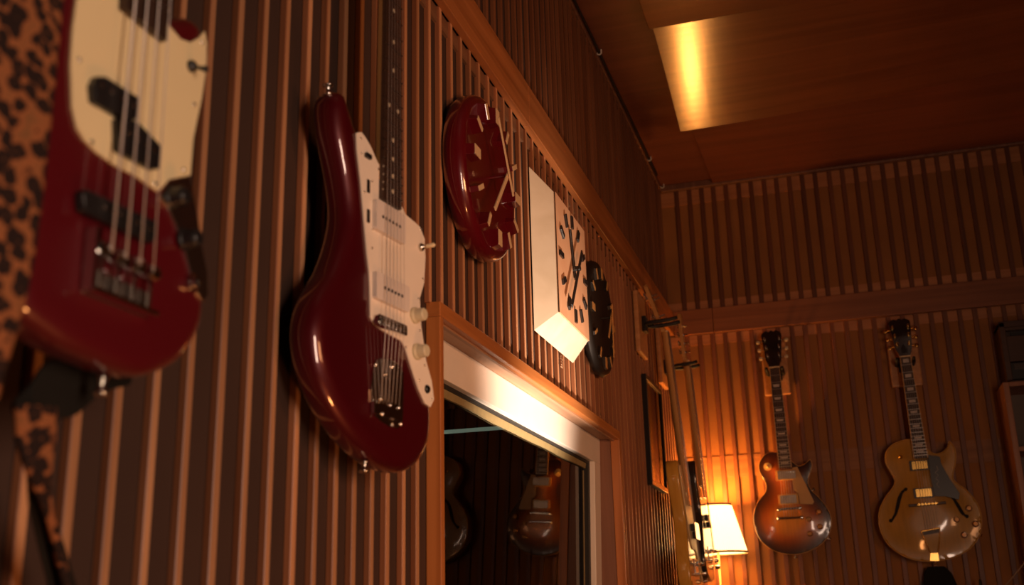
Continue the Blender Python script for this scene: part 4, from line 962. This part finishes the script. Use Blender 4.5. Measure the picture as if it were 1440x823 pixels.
bm = bmesh.new(); lathe(bm, [(.012, zb2+.045), (.017, zb2+.055), (.017, zb2+.085), (0, zb2+.085)], Matrix(), 20); sk = link('socket', bm, brass, lamp)
bm = bmesh.new(); lathe(bm, [(0, zb2+.086), (.014, zb2+.088), (.030, zb2+.125), (.022, zb2+.150), (0, zb2+.160)], Matrix(), 20); link('bulb', bm, emit('bulb_glow', (1, .62, .28), 18), sk, smooth=True).visible_shadow = True
bm = bmesh.new()
for s in range(3):
    a_ = 2*PI*s/3; tube(bm, [(0, 0, zt2-.02), (r1_*math.cos(a_), r1_*math.sin(a_), zt2-.004)], .0016, 6)
link('shade_spider', bm, brass, shade)
pc = wy(1003, 812, LY); bm = bmesh.new()
for k in range(40):
    z = lerp(pc.z+.006, zb2+.06, k/39); bmesh.ops.create_icosphere(bm, subdivisions=1, radius=.0017, matrix=T(pc.x-lx, -.02, z))
ch = link('pull_chain', bm, brass, lamp, smooth=True)
bm = bmesh.new(); lathe(bm, [(0, -.007), (.005, -.005), (.0068, 0), (.005, .005), (0, .007)], T(pc.x-lx, -.02, pc.z), 16); link('chain_ball', bm, M['gold'], ch, smooth=True)
LAMP_W = 16
for zz, pw_ in ((zb2+.175, LAMP_W), ):
    lo = point('lamp_bulb', (lx, LY, zz), pw_, (1, .37, .065), .03)
lo.parent = lamp; lo.location = (0, 0, zb2+.175)
# ------------------------------------------------------------------ dark cabinet and wooden shelf at the right edge
D0 = YB-.16
p0, p1 = wy(1389, 449, YB), wy(1400, 535, YB)
cab = empty('wall_cabinet', T(p0.x, YB, p1.z), 'dark brown cabinet with a long black slot, high on the back wall above the shelf', 'cabinet')
xl = p0.x+.015; zt3, zb3 = wy(1395, 455, D0).z, wy(1405, 536, D0).z
dk = wood('dark_stained_wood', (.06, .024, .013), (.09, .036, .02), 0, .5)
Mi = cab.matrix_world.inverted()
def cb(name, a_, b_, mat, par=cab, **k):
    bm = bmesh.new(); box(bm, a_, b_); bm.transform(T(*(-Vector((p0.x, YB, p1.z))))); return link(name, bm, mat, par, **k)
X1 = xl+.62
cb('side_panel', (xl, D0, zb3), (xl+.022, YB-.001, zt3), dk, bevel=.002); cb('side_panel', (X1-.022, D0, zb3), (X1, YB-.001, zt3), dk, bevel=.002)
cb('top_panel', (xl, D0, zt3-.02), (X1, YB-.001, zt3+.004), dk, bevel=.002)
cb('back_panel', (xl+.02, D0+.05, zb3), (X1-.02, D0+.06, zt3), dk)
s0, s1 = wy(1400, 466, D0).z, wy(1400, 474, D0).z
cb('upper_rail', (xl+.02, D0+.004, s0), (X1-.02, D0+.03, zt3-.02), dk, bevel=.002)
cb('front_panel', (xl+.02, D0+.008, lerp(zb3, s1, .42)), (X1-.02, D0+.03, s1), dk, bevel=.002)
cb('slot', (xl+.045, D0+.04, s1), (X1-.03, D0+.048, s0), M['black'])
xs = wy(1427, 520, D0).x
cb('screen_frame', (xs-.012, D0+.010, zb3+.004), (X1-.022, D0+.03, lerp(zb3, s1, .42)-.004), M['black'], bevel=.002)
cb('screen', (xs, D0+.006, wy(1430, 519, D0).z), (X1-.03, D0+.0105, wy(1430, 511, D0).z), plain('grey_glass', (.10, .09, .085), .15))
# light wooden shelf unit
D1 = YB-.22
tl = wy(1409.8, 538, D1); shx = tl.x; sh_top = tl.z
sh = empty('shelf_unit', T(shx, YB, 0), 'open reddish wood shelf unit with a pale front edge, at the lower right edge', 'shelf')
shw = wood('shelf_wood', (.34, .13, .06), (.48, .20, .09), 2, .45)
def sb(name, a_, b_, mat, **k):
    bm = bmesh.new(); box(bm, a_, b_); bm.transform(T(-shx, -YB, 0)); return link(name, bm, mat, sh, **k)
sb('side_panel', (shx, D1, 0), (shx+.022, YB-.001, sh_top), shw, bevel=.0015); sb('side_panel', (shx+.68, D1, 0), (shx+.70, YB-.001, sh_top), shw, bevel=.0015)
sb('top_panel', (shx+.022, D1, sh_top-.018), (shx+.68, YB-.001, sh_top), shw, bevel=.0015)
for z in (wy(1434, 628, D1).z, wy(1434, 628, D1).z-.34, wy(1434, 628, D1).z-.68):
    sb('shelf', (shx+.022, D1+.004, z-.018), (shx+.68, YB-.012, z), shw, bevel=.0015)
sb('back_panel', (shx+.022, YB-.012, .0), (shx+.68, YB-.001, sh_top-.018), plain('grey_brown_back', (.17, .13, .11), .7))
sb('plinth', (shx+.022, D1+.02, 0), (shx+.68, D1+.04, .06), shw)
# black strap hanging from the archtop
F_ = T(*(Fa @ Vector((*one(Fa, 1316, 789), -.035))))
ss = F_.inverted()
A_ = lambda px_, py_, y=4.72: ss @ wy(px_, py_, y)
so = ribbon('guitar_strap', [A_(1316, 797, 4.74), A_(1319, 808, 4.74), A_(1324, 830, 4.74), A_(1336, 870, 4.74), A_(1345, 960, 4.74)], [.060, .105, .13, .11, .06], [(1, 0, 0)]*5, M['leather'], None, .004)
so.matrix_world = F_; tag(so, 'black leather guitar strap hanging below the blond archtop', 'guitar strap')
# two black prongs of a stand rising at the bottom edge
pa, pb = wy(1297, 818, 4.66), wy(1378, 815, 4.66)
stn = empty('guitar_stand', T((pa.x+pb.x)/2, 4.62, 0), 'black metal guitar stand whose two upright prongs rise below the archtop', 'stand')
xm = (pa.x+pb.x)/2
for p_ in (pa, pb):
    bm = bmesh.new(); tube(bm, [(0, .04, p_.z-.16), (p_.x-xm, .04, p_.z-.15), (p_.x-xm, .04, p_.z-.006), (p_.x-xm, .04, p_.z)], [.006, .006, .006, .003], 10); link('prong', bm, M['rubber'], stn, smooth=True)
bm = bmesh.new(); tube(bm, [(0, .04, pa.z-.155), (0, 0, .12)], .009, 12); link('pole', bm, M['blackm'], stn, smooth=True)
for k in range(3):
    a_ = 2*PI*k/3+PI/2+PI; bm = bmesh.new(); tube(bm, [(0, 0, .16), (.2*math.cos(a_)*.8, .16*math.sin(a_)*.8, .012)], .008, 10); link('leg', bm, M['blackm'], stn, smooth=True)
# thin pale cable at the lower right
bm = bmesh.new(); q = [wy(1412, 826, 4.50), wy(1424, 812, 4.50), wy(1434, 800, 4.50), wy(1442, 790, 4.50)]
lo_ = q[0]; tube(bm, [(lo_.x-.10, 4.45, .006), (lo_.x-.09, 4.45, .35), (lo_.x-.05, 4.5, lo_.z-.1)]+[tuple(v_) for v_ in q]+[(q[-1].x+.05, 4.5, q[-1].z+.02)], .0022, 8)
tag(link('audio_cable', bm, plain('tan_cable', (.36, .22, .12), .5), smooth=True), 'thin tan cable slanting up at the bottom right beside the shelf unit', 'cable')
